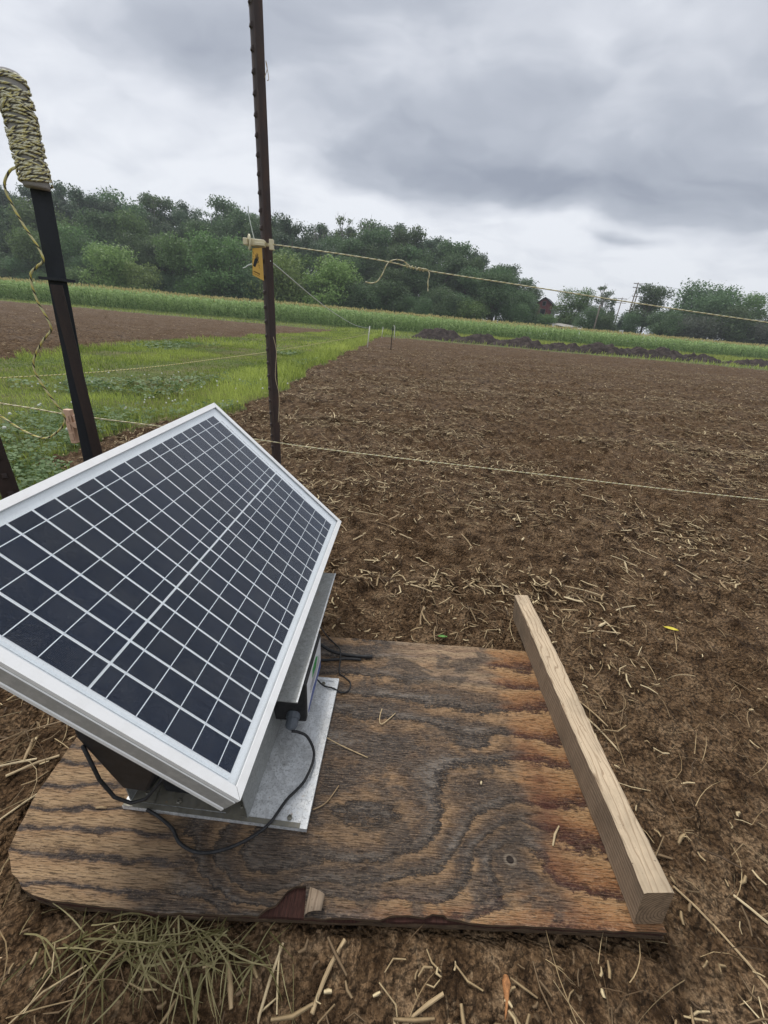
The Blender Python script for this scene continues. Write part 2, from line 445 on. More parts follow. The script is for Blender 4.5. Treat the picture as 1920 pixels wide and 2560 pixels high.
# cover glass
m, t = material('panel_glass'); MAT['panel_glass'] = m
geo = t.node('ShaderNodeNewGeometry'); dt = t.node('ShaderNodeVectorMath', operation='DOT_PRODUCT')
t.put(dt.inputs[0], geo.outputs['Normal']); t.put(dt.inputs[1], geo.outputs['Incoming'])
fres = t.add(0.005, t.mul(t.math('POWER', t.sub(1.0, t.math('ABSOLUTE', dt.outputs['Value'])), 3.4), 0.62))
tr = t.node('ShaderNodeBsdfTransparent'); tr.inputs[0].default_value = (0.97, 0.98, 0.98, 1)
gl = t.node('ShaderNodeBsdfGlossy'); gl.inputs['Roughness'].default_value = 0.13; gl.inputs[0].default_value = (0.9, 0.93, 1, 1)
dn = t.noise(t.coord('Object'), 500, 2); df = t.node('ShaderNodeBsdfDiffuse'); df.inputs[0].default_value = (0.5, 0.49, 0.46, 1)
m1 = t.node('ShaderNodeMixShader'); t.put(m1.inputs[0], fres); t.t.links.new(tr.outputs[0], m1.inputs[1]); t.t.links.new(gl.outputs[0], m1.inputs[2])
m2 = t.node('ShaderNodeMixShader'); t.put(m2.inputs[0], t.math('ADD', t.ramp(dn, [(0.55, 0.0), (0.8, 0.10)]), t.ramp(t.noise(t.coord('Object'), 16, 4, 0.6), [(0.45, 0.0), (0.75, 0.022)]))); t.t.links.new(m1.outputs[0], m2.inputs[1]); t.t.links.new(df.outputs[0], m2.inputs[2])
t.out(m2.outputs[0])

# twisted rope (UV: u = metres along, v = round)
def rope(name, light, yellow, darkc, pitch, dk):
    m, t = material(name); MAT[name] = m
    u, v, _ = t.xyz(t.coord('UV'))
    ph = t.add(t.math('DIVIDE', u, pitch), v)
    f = t.math('FRACT', ph); n = t.noise(t.coord('UV'), 35, 3, 0.6)
    f = t.add(f, t.mul(t.sub(n, 0.5), 0.2))
    k = 'LINEAR'
    c = t.ramp(f, [(0.0, light), (0.30, light), (0.36, yellow), (0.62, yellow), (0.66, darkc), (0.66 + dk, darkc), (0.70 + dk, light), (1.0, light)], k)
    s = t.math('SINE', t.mul(t.add(t.math('DIVIDE', u, pitch), v), 18.85))
    t.out(t.bsdf(c, 0.55, 0.0, t.bump(s, 0.5, 0.001), 0.35))
rope('rope_yellow', (0.66, 0.61, 0.32), (0.64, 0.55, 0.15), (0.06, 0.055, 0.045), 0.034, 0.20)
rope('rope_pale', (0.74, 0.69, 0.47), (0.64, 0.57, 0.28), (0.20, 0.16, 0.11), 0.030, 0.12)
rope('rope_wound', (0.68, 0.65, 0.47), (0.68, 0.61, 0.28), (0.12, 0.11, 0.11), 0.028, 0.18)

# weathered plywood face
m, t = material('plywood_face'); MAT['plywood_face'] = m
co = t.coord('Object'); x, y, z = t.xyz(co)
def gau(cx, cy, rx, ry):
    a = t.math('POWER', t.math('DIVIDE', t.sub(x, cx), rx), 2.0); b = t.math('POWER', t.math('DIVIDE', t.sub(y, cy), ry), 2.0)
    return t.math('POWER', 2.718, t.mul(t.add(a, b), -1.0))
wn = t.noise(t.scale(co, (1.9, 6.5, 1)), 1.6, 4, 0.5, 0.4)
wf = t.noise(t.scale(co, (5, 30, 1)), 3.0, 4, 0.6)
wob = t.mul(t.sub(t.noise(co, 9, 5, 0.65), 0.5), 0.085)
xs, ys = x, y
x = t.add(x, wob); y = t.add(y, t.mul(wob, 0.6))
rf = t.add(t.mul(y, 135.0), t.mul(wn, 14.0))
rf = t.add(rf, t.mul(gau(0.02, 0.335, 0.19, 0.095), 24.0))
rf = t.add(rf, t.mul(gau(-0.14, 0.285, 0.09, 0.055), 16.0))
rf = t.add(rf, t.mul(gau(0.236, 0.325, 0.06, 0.045), -13.0))
rf = t.add(rf, t.mul(gau(0.215, 0.492, 0.05, 0.018), 5.0))
rf = t.add(rf, t.mul(wf, 2.2))
fib = t.noise(t.scale(co, (9, 300, 1)), 3, 5, 0.7)
fibc = t.noise(t.scale(co, (45, 640, 1)), 1, 4, 0.75)
spk = t.noise(t.scale(co, (170, 330, 1)), 1, 5, 0.8)
mot = t.noise(t.scale(co, (70, 150, 1)), 1, 5, 0.75)
saw = t.math('FRACT', t.add(t.mul(rf, 0.1273), t.add(t.mul(t.sub(spk, 0.5), 0.55), t.mul(t.sub(mot, 0.5), 0.62))))
sawl = t.math('FRACT', t.add(t.mul(t.add(t.mul(y, 205.0), t.add(t.mul(wn, 9.0), t.mul(wf, 2.5))), 0.159), t.mul(t.sub(spk, 0.5), 0.16)))
mid1 = t.ramp(saw, [(0.0, (0.024, 0.019, 0.018)), (0.10, (0.030, 0.025, 0.024)), (0.22, (0.130, 0.105, 0.085)), (0.36, (0.066, 0.045, 0.033)), (0.56, (0.130, 0.080, 0.048)), (0.80, (0.29, 0.175, 0.088)), (0.94, (0.35, 0.215, 0.110)), (1.0, (0.030, 0.024, 0.022))])
mid2 = t.ramp(saw, [(0.0, (0.018, 0.015, 0.015)), (0.12, (0.060, 0.052, 0.048)), (0.24, (0.205, 0.178, 0.152)), (0.44, (0.080, 0.060, 0.047)), (0.75, (0.060, 0.040, 0.029)), (0.95, (0.20, 0.125, 0.070)), (1.0, (0.022, 0.018, 0.017))])
wgt = t.noise(t.scale(co, (2.4, 6, 1)), 2.2, 4)
midc = t.mix(t.ramp(wgt, [(0.44, 0.0), (0.56, 1.0)]), mid1, mid2)
lftc = t.ramp(sawl, [(0.0, (0.050, 0.036, 0.032)), (0.13, (0.060, 0.046, 0.042)), (0.22, (0.28, 0.180, 0.100)), (0.5, (0.43, 0.285, 0.155)), (0.9, (0.35, 0.215, 0.112)), (1.0, (0.075, 0.048, 0.038))])
rgtc = t.ramp(saw, [(0.0, (0.055, 0.022, 0.016)), (0.12, (0.095, 0.038, 0.024)), (0.30, (0.27, 0.120, 0.048)), (0.60, (0.37, 0.190, 0.080)), (0.90, (0.44, 0.265, 0.125)), (1.0, (0.080, 0.032, 0.021))])
topc = t.ramp(sawl, [(0.0, (0.20, 0.125, 0.080)), (0.3, (0.38, 0.250, 0.150)), (0.8, (0.47, 0.33, 0.20)), (1.0, (0.24, 0.150, 0.095))])
rgt = t.smooth(t.add(xs, t.mul(t.sub(t.noise(t.scale(co, (3, 14, 1)), 2.0, 4), 0.5), 0.17)), 0.262, 0.312)
lft = t.smooth(t.add(xs, t.mul(t.sub(t.noise(t.scale(co, (3, 9, 1)), 2.0, 4), 0.5), 0.30)), -0.235, -0.33)
top = t.mul(t.smooth(t.add(ys, t.mul(t.sub(t.noise(t.scale(co, (2, 9, 1)), 2.0, 4), 0.5), 0.26)), 0.60, 0.70), t.smooth(t.add(xs, t.mul(t.sub(mot, 0.5), 0.2)), -0.02, 0.16))
frn = t.mul(t.smooth(t.add(ys, t.mul(t.sub(wn, 0.5), 0.14)), 0.285, 0.255), t.smooth(xs, -0.06, 0.10))
c = t.mix(lft, midc, lftc)
c = t.mix(t.mul(top, 0.85), c, topc)
c = t.mix(t.math('MAXIMUM', rgt, t.mul(frn, 0.85)), c, rgtc)
blt = t.mul(t.ramp(t.noise(t.scale(co, (4.5, 7.5, 1)), 2.3, 5, 0.62, 0.6), [(0.50, 0.0), (0.57, 1.0)]), t.sub(1.0, t.math('MAXIMUM', lft, rgt)))
c = t.mix(t.mul(blt, 0.78), c, t.mix(mot, (0.018, 0.015, 0.015), (0.085, 0.070, 0.060)))
# tan flecks where the dark skin has worn through, fibre lights and drying cracks
c = t.mix(t.mul(t.ramp(spk, [(0.52, 0.0), (0.60, 1.0)]), 0.42), c, (0.40, 0.275, 0.165))
c = t.mix(t.mul(t.ramp(fib, [(0.50, 0.0), (0.64, 1.0)]), 0.30), c, (0.40, 0.33, 0.26))
c = t.mix(t.mul(t.ramp(fib, [(0.36, 1.0), (0.48, 0.0)]), 0.55), c, (0.030, 0.022, 0.018))
c = t.mix(t.mul(t.ramp(fibc, [(0.56, 0.0), (0.64, 1.0)]), 0.55), c, (0.022, 0.017, 0.014))
stk = t.ramp(saw, [(0.0, 1.0), (0.14, 0.6), (0.25, 0.0), (0.97, 0.0), (1.0, 1.0)])
# red stain along the old beam line and dark damp patch by the front
red = t.mul(gau(0.315, 0.40, 0.028, 0.14), t.ramp(wf, [(0.35, 0.2), (0.6, 1.0)]))
c = t.mix(t.mul(red, 0.7), c, (0.085, 0.024, 0.017))
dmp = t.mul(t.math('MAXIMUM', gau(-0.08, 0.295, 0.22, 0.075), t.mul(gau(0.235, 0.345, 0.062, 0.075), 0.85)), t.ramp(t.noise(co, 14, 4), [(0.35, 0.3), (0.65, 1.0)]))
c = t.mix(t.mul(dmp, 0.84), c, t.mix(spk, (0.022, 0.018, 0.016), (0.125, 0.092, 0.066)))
# a small round knot
kr = t.math('SQRT', t.add(t.math('POWER', t.sub(xs, 0.236), 2.0), t.math('POWER', t.mul(t.sub(ys, 0.316), 1.15), 2.0)))
c = t.mix(t.ramp(t.mul(kr, 60.0), [(0.0, 1.0), (0.30, 1.0), (0.36, 0.0), (1.0, 0.0)]), c, (0.03, 0.022, 0.018))
c = t.mix(t.ramp(t.mul(kr, 60.0), [(0.32, 0.0), (0.40, 0.7), (0.50, 0.55), (0.66, 0.0)]), c, (0.27, 0.22, 0.165))
bh = t.add(t.mul(fib, 0.6), t.add(t.mul(stk, -0.3), t.add(t.mul(spk, 0.45), t.mul(t.ramp(fibc, [(0.55, 0.0), (0.62, 1.0)]), -0.6))))
t.out(t.bsdf(c, 0.62, 0.0, t.bump(bh, 0.9, 0.0025), 0.22))
m, t = material('plywood_edge'); MAT['plywood_edge'] = m
co = t.coord('Object'); n = t.noise(t.scale(co, (20, 20, 300)), 2, 5, 0.7)
t.out(t.bsdf(t.ramp(n, [(0.3, (0.030, 0.021, 0.014)), (0.6, (0.11, 0.074, 0.046)), (0.85, (0.22, 0.15, 0.09))]), 0.85, 0, t.bump(n, 0.6, 0.002), 0.2))
m, t = material('plywood_core'); MAT['plywood_core'] = m
co = t.coord('Object'); n = t.noise(t.scale(co, (200, 30, 1)), 2, 5, 0.7)
t.out(t.bsdf(t.ramp(n, [(0.3, (0.020, 0.010, 0.008)), (0.7, (0.075, 0.032, 0.024))]), 0.85, 0, t.bump(n, 0.6, 0.002), 0.2))
# weathered softwood
def timber(name, pale, ringc, axis_scale, sideways):
    m, t = material(name); MAT[name] = m
    co = t.coord('Object'); x, y, z = t.xyz(co)
    a = t.noise(t.scale(co, axis_scale), 1.7, 4, 0.5, 0.5)
    r = t.add(t.mul(t.add(x, z) if sideways else x, 720.0), t.mul(a, 42.0))
    r = t.add(r, t.mul(t.noise(co, 12, 3), 14.0))
    s = t.math('SINE', r)
    f = t.noise(t.scale(co, (500, 16, 500)), 1, 4, 0.7); sp = t.noise(co, 9, 5, 0.6)
    c = t.mix(t.ramp(f, [(0.3, 0.0), (0.7, 1.0)]), tuple(v * 0.72 for v in pale), pale)
    c = t.mix(t.mul(t.ramp(s, [(0.55, 0.0), (0.95, 1.0)]), 0.72), c, ringc)
    c = t.mix(t.ramp(sp, [(0.48, 0.0), (0.64, 0.65)]), c, tuple(v * 0.5 for v in pale))
    pit = t.noise(co, 220, 3, 0.6)
    c = t.mix(t.ramp(pit, [(0.66, 0.0), (0.72, 0.7)]), c, (0.10, 0.075, 0.05))
    t.out(t.bsdf(c, 0.75, 0, t.bump(t.add(f, t.mul(s, -0.4)), 0.5, 0.0015), 0.25))
timber('beam_top_lit', (0.66, 0.52, 0.355), (0.29, 0.20, 0.125), (14, 2.2, 14), False)
timber('beam_side_shaded', (0.33, 0.25, 0.175), (0.17, 0.12, 0.08), (3, 1.0, 3), True)  # same timber as the top, its side shade put into the darker colour
m, t = material('beam_end'); MAT['beam_end'] = m
co = t.coord('Object'); x, y, z = t.xyz(co)
rr = t.math('SQRT', t.add(t.math('POWER', t.sub(x, 0.430), 2.0), t.math('POWER', t.sub(z, 0.050), 2.0)))
s = t.math('SINE', t.add(t.mul(rr, 1300.0), t.mul(t.noise(co, 60, 3), 5.0)))
n = t.noise(co, 90, 4, 0.7)
c = t.mix(t.ramp(s, [(0.3, 0.0), (0.9, 1.0)]), (0.27, 0.19, 0.12), (0.13, 0.09, 0.055))
c = t.mix(t.ramp(n, [(0.45, 0.0), (0.7, 0.7)]), c, (0.075, 0.052, 0.034))
t.out(t.bsdf(c, 0.85, 0, t.bump(n, 0.5, 0.002), 0.2))
# mounds of dug earth
m, t = material('mound_earth'); MAT['mound_earth'] = m
co = t.coord('Object'); n = t.noise(co, 3.2, 6, 0.7); n2 = t.noise(co, 0.8, 3)
c = t.ramp(n, [(0.3, (0.022, 0.018, 0.017)), (0.55, (0.070, 0.056, 0.050)), (0.8, (0.14, 0.112, 0.098))])
t.out(t.bsdf(c, 0.95, 0, t.bump(n, 1.0, 0.12), 0.15))

# ------------------------------------------------------------------ terrain
def lane_mask(x, y):
    """True where grass grows instead of bare tilth"""
    j = fbm(x * 0.9, y * 0.9, 5) * 0.5 + fbm(x * 4, y * 4, 8) * 0.22
    lane = (x > -5.15 + j * 1.6 + 0.25 * np.sin(y * 0.3)) & (x < -1.64 + 0.34 * sstep(2.7, 3.2, y) + j * 0.9) & (y > 1.02 + j * 0.8)
    near = (x < -1.42 + j * 0.6) & (x > -5.15 + j * 1.6) & (y > 1.02 + j * 0.8) & (y < 1.9 + j * 2)
    nearer = (x < -1.25 + j * 0.5) & (x > -5.0) & (y > 1.0 + j * 0.5) & (y < 1.6 + j)
    leftfar = (x <= -4.9) & (y > 35.5 + (-4.9 - x) * 0.21 + j)
    leftnear = (x <= -5.0) & (y < 4.2 + j * 2)
    rightfar = (x >= -1.4) & (y > np.maximum(29.3 - 0.18 * np.maximum(x, 0), 24.8) + j * 1.5)
    ends = (y > 34.5)
    return lane | near | nearer | leftfar | leftnear | rightfar | (ends & (x > -4.9))

def hill(x, y):
    x = np.asarray(x, float); y = np.asarray(y, float)
    g = 9.5 * sstep(82, 128, y) * sstep(38, -12, x) + 1.2 * sstep(84, 112, y) * sstep(-10, -75, x)
    g = g + 1.5 * sstep(76, 92, y)
    return g + 1.2 * fbm(x * 0.03, y * 0.03, 3) * sstep(80, 100, y)

def ground_z(x, y):
    x = np.asarray(x, float); y = np.asarray(y, float)
    g = lane_mask(x, y)
    r = np.hypot(x, y)
    soil = 0.034 * fbm(x * 3.2, y * 3.2, 21, 3) + 0.042 * fbm(x * 11, y * 11, 31, 4, 0.65)
    cl = np.maximum(fbm(x * 24, y * 24, 41, 3, 0.6) - 0.02, 0) * 0.10
    cl = cl + np.maximum(fbm(x * 9, y * 9, 47, 3, 0.6) - 0.03, 0) * 0.11 * sstep(0.95, 2.2, r)
    soil = soil + cl
    soil = soil + 0.010 * np.sin((y + 0.3 * fbm(x * 0.7, y * 0.7, 66)) * 6.283 / 0.76) * sstep(1.6, 4.0, r)
    big = 0.10 * fbm(x * 0.5, y * 0.5, 51, 3) * sstep(1.4, 4.0, r)
    turf = 0.035 * fbm(x * 2, y * 2, 61, 3) + 0.012
    # trodden smooth strip right of the beam and in front of the board
    flat = np.exp(-(((x - 0.75) / 0.28) ** 2 + ((y - 0.62) / 0.42) ** 2))
    soil = soil * (1 - 0.55 * flat)
    z = np.where(g, turf, soil) + big
    # the board lies on levelled earth
    bx = np.maximum(np.maximum(-0.56 - x, x - 0.47), 0); by = np.maximum(np.maximum(0.20 - y, y - 0.80), 0)
    dd = np.hypot(bx, by)
    lvl = 1 - sstep(0.0, 0.10, dd)
    ins = (np.maximum(-0.53 - x, x - 0.44) < 0) & (np.maximum(0.235 - y, y - 0.755) < 0)
    z = z * (1 - lvl) + lvl * np.minimum(np.clip(z, -0.02, 0.0) * 0.6, 0.0) 
    z = np.where(ins, -0.012, z)
    return z

nr, na = 620, 700
ax0, ay0 = 0.0, -1.5
rad = np.geomspace(1.0, 84.0, nr)
ang = np.radians(np.linspace(-66, 66, na))
RR, AA = np.meshgrid(rad, ang, indexing='ij')
GX = ax0 + RR * np.sin(AA); GY = ay0 + RR * np.cos(AA)
GZ = ground_z(GX, GY)
V = np.stack([GX.ravel(), GY.ravel(), GZ.ravel()], 1)
ii, jj = np.meshgrid(np.arange(nr - 1), np.arange(na - 1), indexing='ij')
b0 = (ii * na + jj).ravel()
F = np.stack([b0, b0 + 1, b0 + na + 1, b0 + na], 1)[:, ::-1]
cx = V[F].mean(1)
gm = lane_mask(cx[:, 0], cx[:, 1])
right = (~gm) & (cx[:, 0] > -3.0)
left = (~gm) & (cx[:, 0] <= -3.0)
def sub_ground(name, mask, mat):
    f = F[mask]; u, inv = np.unique(f, return_inverse=True)
    return big_mesh(name, V[u], inv.reshape(f.shape), mat, smooth=True)
tag(sub_ground('tilled_field', right, MAT['soil']), 'bare brown tilled field strewn with chopped straw right of the grass lane', 'field', kind='structure')
tag(sub_ground('tilled_field', left, MAT['soil']), 'bare brown tilled field left of the grass lane', 'field', kind='structure')
tag(sub_ground('grass_lane', gm, MAT['turf']), 'green grass lane and headland between the bare fields', 'grass', kind='structure')
# the wider land, a sheet out to the horizon just under the modelled ground
mb = MB(); mb.add([(-1000, -1000, -0.25), (1000, -1000, -0.25), (1000, 1000, -0.25), (-1000, 1000, -0.25)], [(0, 1, 2, 3)])
tag(mb.build('land', MAT['turf']), 'flat farmland reaching to the horizon', 'ground', kind='structure')
hx = np.linspace(-260, 260, 131); hy = np.linspace(70, 420, 90)
HX, HY = np.meshgrid(hx, hy, indexing='ij'); HZ = hill(HX, HY) - 0.12
Vh = np.stack([HX.ravel(), HY.ravel(), HZ.ravel()], 1)
ii, jj = np.meshgrid(np.arange(130), np.arange(89), indexing='ij'); b0 = (ii * 90 + jj).ravel()
Fh = np.stack([b0, b0 + 90, b0 + 91, b0 + 1], 1)
tag(big_mesh('hillside', Vh, Fh, MAT['turf'], smooth=True), 'low wooded hillside beyond the corn', 'hill', kind='structure')

def gz(x, y): return float(ground_z(np.array([x]), np.array([y]))[0])

# ------------------------------------------------------------------ corn
def corn_field():
    Vl, Fl, Cl = [], [], []; Vt, Ft, Ct = [], [], []
    nv = nt = 0
    rows = [(0, 0.19, 1.0), (0.76, 0.21, 1.0), (1.52, 0.24, 0.9), (2.3, 0.3, 0.8), (3.0, 0.35, 0.7), (3.8, 0.4, 0.6), (4.6, 0.5, 0.6), (6.0, 0.6, 0.5), (8, 0.7, 0.5), (11, 0.8, 0.5), (15, 0.9, 0.5)]
    for ri, (dy, sp, q) in enumerate(rows):
        xs = np.arange(-78, 98, sp); xs = xs + RNG.normal(0, sp * 0.25, len(xs))
        ys = 58.0 + 0.12 * xs + dy + RNG.normal(0, 0.10, len(xs))
        hs = (2.42 + 0.16 * fbm(xs * 0.08, ys * 0.2, 77) * 2) * RNG.normal(1, 0.035, len(xs)) - (0.25 if ri == 0 else 0) * RNG.random(len(xs))
        n = len(xs)
        z0 = -0.03
        # stalk: two crossed thin strips
        nl = int(9 * q) + 1
        az0 = RNG.random(n) * 6.28
        for k in range(nl):
            f = 0.12 + 0.78 * k / max(nl - 1, 1)
            az = az0 + math.pi * k + RNG.normal(0, 0.5, n)
            zb = hs * f * 0.93 + RNG.normal(0, 0.04, n)
            ln = (0.75 - 0.35 * abs(f - 0.5)) * RNG.normal(1, 0.18, n)
            dx, dyv = np.cos(az), np.sin(az)
            px_, py_ = -dyv, dx
            wd = 0.045
            segs = [(0.0, 0.0, 0.8), (0.38, 0.22, 1.0), (0.75, 0.16, 0.8), (1.0, -0.12, 0.1)]
            base = nv + np.arange(n) * 8
            P_ = np.zeros((n, 8, 3))
            for si, (a, zz, ww) in enumerate(segs):
                cxp = xs + dx * ln * a * 0.75; cyp = ys + dyv * ln * a * 0.75; czp = z0 + zb + zz * ln * 1.3
                P_[:, si * 2] = np.stack([cxp + px_ * wd * ww, cyp + py_ * wd * ww, czp + 0.02], 1)
                P_[:, si * 2 + 1] = np.stack([cxp - px_ * wd * ww, cyp - py_ * wd * ww, czp - 0.02], 1)
            Vl.append(P_.reshape(-1, 3))
            for si in range(3):
                Fl.append(np.stack([base + si * 2, base + si * 2 + 1, base + si * 2 + 3, base + si * 2 + 2], 1))
            cv = np.clip(RNG.normal(0.5, 0.22, n) + (f - 0.5) * 0.35, 0, 1)
            Cl.append(np.repeat(cv, 8)); nv += n * 8
        # stalk
        P_ = np.zeros((n, 4, 3))
        for i, (s, zz) in enumerate([(-1, 0), (1, 0), (1, 1), (-1, 1)]):
            P_[:, i] = np.stack([xs + s * 0.016, ys, z0 + hs * 0.93 * zz], 1)
        base = nv + np.arange(n) * 4
        Vl.append(P_.reshape(-1, 3)); Fl.append(np.stack([base, base + 1, base + 2, base + 3], 1)); Cl.append(np.repeat(RNG.uniform(0.5, 0.95, n), 4)); nv += n * 4
        # tassel: five thin spreading strips
        for k in range(4):
            az = RNG.random(n) * 6.28; sp_ = 0.02 + 0.11 * (k > 0) * RNG.random(n)
            zt = z0 + hs * 0.92; L = RNG.uniform(0.18, 0.30, n)
            P_ = np.zeros((n, 4, 3))
            for i, (s, e) in enumerate([(-1, 0), (1, 0), (1, 1), (-1, 1)]):
                P_[:, i] = np.stack([xs + np.cos(az) * sp_ * e + s * 0.014, ys + np.sin(az) * sp_ * e, zt + L * e], 1)
            base = nt + np.arange(n) * 4
            Vt.append(P_.reshape(-1, 3)); Ft.append(np.stack([base, base + 1, base + 2, base + 3], 1)); Ct.append(np.repeat(RNG.random(n), 4)); nt += n * 4
    o = big_mesh('corn_field', np.concatenate(Vl), np.concatenate(Fl), MAT['corn_leaf'], np.concatenate(Cl)[:, None])
    tag(o, 'tall green corn crop running right across behind the bare fields', 'corn', kind='stuff')
    tt = big_mesh('tassels', np.concatenate(Vt), np.concatenate(Ft), MAT['corn_tassel'], np.concatenate(Ct)[:, None], parent=o)
    tt['kind'] = 'stuff'; tt['label'] = 'straw coloured tassels along the top of the corn'
corn_field()

# ------------------------------------------------------------------ trees
def tree_meshes(kind, seed, h, w, leaf, nleaf, matn, sparse=0.0):
    rs = np.random.default_rng(seed); pr = random.Random(seed)
    mb = MB()
    th = h * (0.62 if kind != 'conifer' else 0.97)
    lean = pr.uniform(-0.03, 0.03) * h
    trunk = [(lean * f * f, 0.1 * math.sin(f * 4 + seed), th * f) for f in [0, 0.15, 0.35, 0.6, 0.8, 1.0]]
    mb.tube(trunk, [h * 0.022 * (1.25 - f) for f in [0, 0.15, 0.35, 0.6, 0.8, 1.0]], 7)
    lobes = []
    if kind == 'conifer':
        for i in range(26):
            f = i / 25; z = h * (0.10 + 0.90 * f); r = w * 0.5 * (1 - f) ** 0.85 + 0.12
            for k in range(5 if f < 0.8 else 2):
                a = pr.uniform(0, 6.28); lobes.append((math.cos(a) * r * 0.6, math.sin(a) * r * 0.6, z, r * 0.5 + 0.15, r * 0.5 + 0.15, h * 0.022 + 0.15))
    else:
        nb = 20 if kind != 'sparse' else 22
        for i in range(nb):
            f = pr.uniform(0.25, 1.0) if kind != 'sparse' else pr.uniform(0.35, 1.0)
            b = Vector(trunk[-1]) * f + Vector((0, 0, 0)); b.z = th * f
            a = i * 2.4 + pr.uniform(-0.5, 0.5)
            zt = h * (pr.uniform(0.22, 0.93) if kind == 'bush' else pr.uniform(0.34, 0.95))
            rel = (zt / h - 0.58) / 0.46
            rmax = w * 0.5 * math.sqrt(max(0.06, 1 - rel * rel))
            rr = rmax * pr.uniform(0.45, 1.0)
            e = Vector((math.cos(a) * rr + lean * 0.5, math.sin(a) * rr, max(zt, b.z * 0.8)))
            mid = b.lerp(e, 0.5) + Vector((0, 0, -0.03 * h + 0.06 * h * f))
            mb.tube([b, mid, e], [h * 0.0085, h * 0.005, h * 0.002], 4, False)
            s = w * pr.uniform(0.17, 0.27) * (0.5 if kind == 'sparse' else 1)
            lobes.append((e.x, e.y, e.z, s, s, s * pr.uniform(0.6, 0.85)))
            if kind == 'sparse':
                for q in range(3):
                    tip = e + Vector((pr.uniform(-1, 1), pr.uniform(-1, 1), pr.uniform(0.3, 1.4))) * h * 0.075
                    mb.tube([mid.lerp(e, 0.6), tip], [h * 0.0035, h * 0.0012], 3, False)
        for i in range(10 if kind != 'sparse' else 3):
            a = pr.uniform(0, 6.28); zt = h * pr.uniform(0.3, 0.85); r = w * pr.uniform(0.0, 0.3)
            s = w * pr.uniform(0.13, 0.2)
            lobes.append((math.cos(a) * r, math.sin(a) * r, zt, s, s, s * 0.8))
    # leaves: small tilted faces through each lobe, denser towards its skin
    sz = np.array([l[3] * l[4] for l in lobes]); cnt = np.maximum((nleaf * sz / sz.sum()).astype(int), 6)
    C = []; S = []
    for l, n in zip(lobes, cnt):
        v = rs.normal(size=(n, 3)); v /= np.linalg.norm(v, axis=1)[:, None]
        r = rs.random(n) ** 0.45
        r = r * (1 + 0.28 * np.sin(v[:, 0] * 5 + seed) * np.cos(v[:, 1] * 6) + 0.2 * rs.random(n))
        C.append(np.array(l[:3]) + v * r[:, None] * np.array(l[3:6])); S.append(v)
    C = np.concatenate(C); S = np.concatenate(S); n = len(C)
    C[:, 2] = np.maximum(C[:, 2], h * 0.04)
    nrm = S * 0.7 + rs.normal(size=(n, 3)) * 0.75 + np.array([0, 0, 0.45]); nrm /= np.linalg.norm(nrm, axis=1)[:, None]
    rv = rs.normal(size=(n, 3)); tx = np.cross(nrm, rv); tx /= np.linalg.norm(tx, axis=1)[:, None]; ty = np.cross(nrm, tx)
    ls = leaf * rs.uniform(0.55, 1.3, n)[:, None]
    q = np.stack([C - tx * ls * 0.55, C - ty * ls * 0.42 + nrm * ls * 0.1, C + tx * ls * 0.6, C + ty * ls * 0.42 + nrm * ls * 0.1], 1).reshape(-1, 3)
    f = np.arange(n * 4).reshape(n, 4)
    cv = np.clip(rs.normal(0.5, 0.17, n), 0, 1)
    crown = big_mesh('crown', q, f, MAT[matn], np.repeat(cv, 4)[:, None])
    cm = crown.data; bpy.data.objects.remove(crown)
    tm = mb.mesh('trunk', MAT['bark'] if kind != 'sparse' else MAT['deadwood'])
    return tm, cm

TREES = {}
def kindmesh(key, *a):
    TREES[key] = tree_meshes(*a)
kindmesh('oak_a', 'broad', 1, 14.0, 9.5, 0.36, 10000, 'leaf_dark')
kindmesh('oak_b', 'broad', 2, 14.0, 8.5, 0.35, 10000, 'leaf_dark')
kindmesh('oak_c', 'broad', 3, 14.0, 10.5, 0.37, 10500, 'leaf_mid')
kindmesh('ash_a', 'broad', 4, 15.0, 7.5, 0.34, 8500, 'leaf_blue')
kindmesh('sparse_a', 'sparse', 5, 15.0, 7.0, 0.32, 1500, 'leaf_mid')
kindmesh('sparse_b', 'sparse', 6, 15.0, 7.5, 0.32, 1900, 'leaf_dark')
kindmesh('bush_a', 'bush', 7, 8.0, 8.5, 0.31, 8500, 'leaf_mid')
kindmesh('bush_b', 'bush', 8, 9.0, 9.5, 0.31, 9000, 'leaf_dark')
kindmesh('pale_a', 'bush', 9, 9.0, 9.0, 0.30, 9000, 'leaf_pale')
kindmesh('spruce', 'conifer', 10, 14.0, 5.0, 0.36, 4200, 'leaf_blue')
kindmesh('dome', 'broad', 12, 12.0, 14.0, 0.38, 12000, 'leaf_dark')
kindmesh('brush', 'bush', 13, 6.0, 8.0, 0.32, 4000, 'leaf_grey')
kindmesh('bare', 'sparse', 14, 16.0, 6.5, 0.25, 380, 'leaf_mid')

def tree(key, x, y, s, label, group=None, rot=None, zs=1.0, name='tree', base=None):
    e = empty(name, (x, y, (float(hill(x, y)) if base is None else base) - 0.2), label, 'tree', group, RNG.random() * 6.28 if rot is None else rot)
    tm, cm = TREES[key]
    a = link(bpy.data.objects.new('trunk', tm), e); b = link(bpy.data.objects.new('crown', cm), e)
    a.scale = b.scale = (s, s, s * zs)
    return e

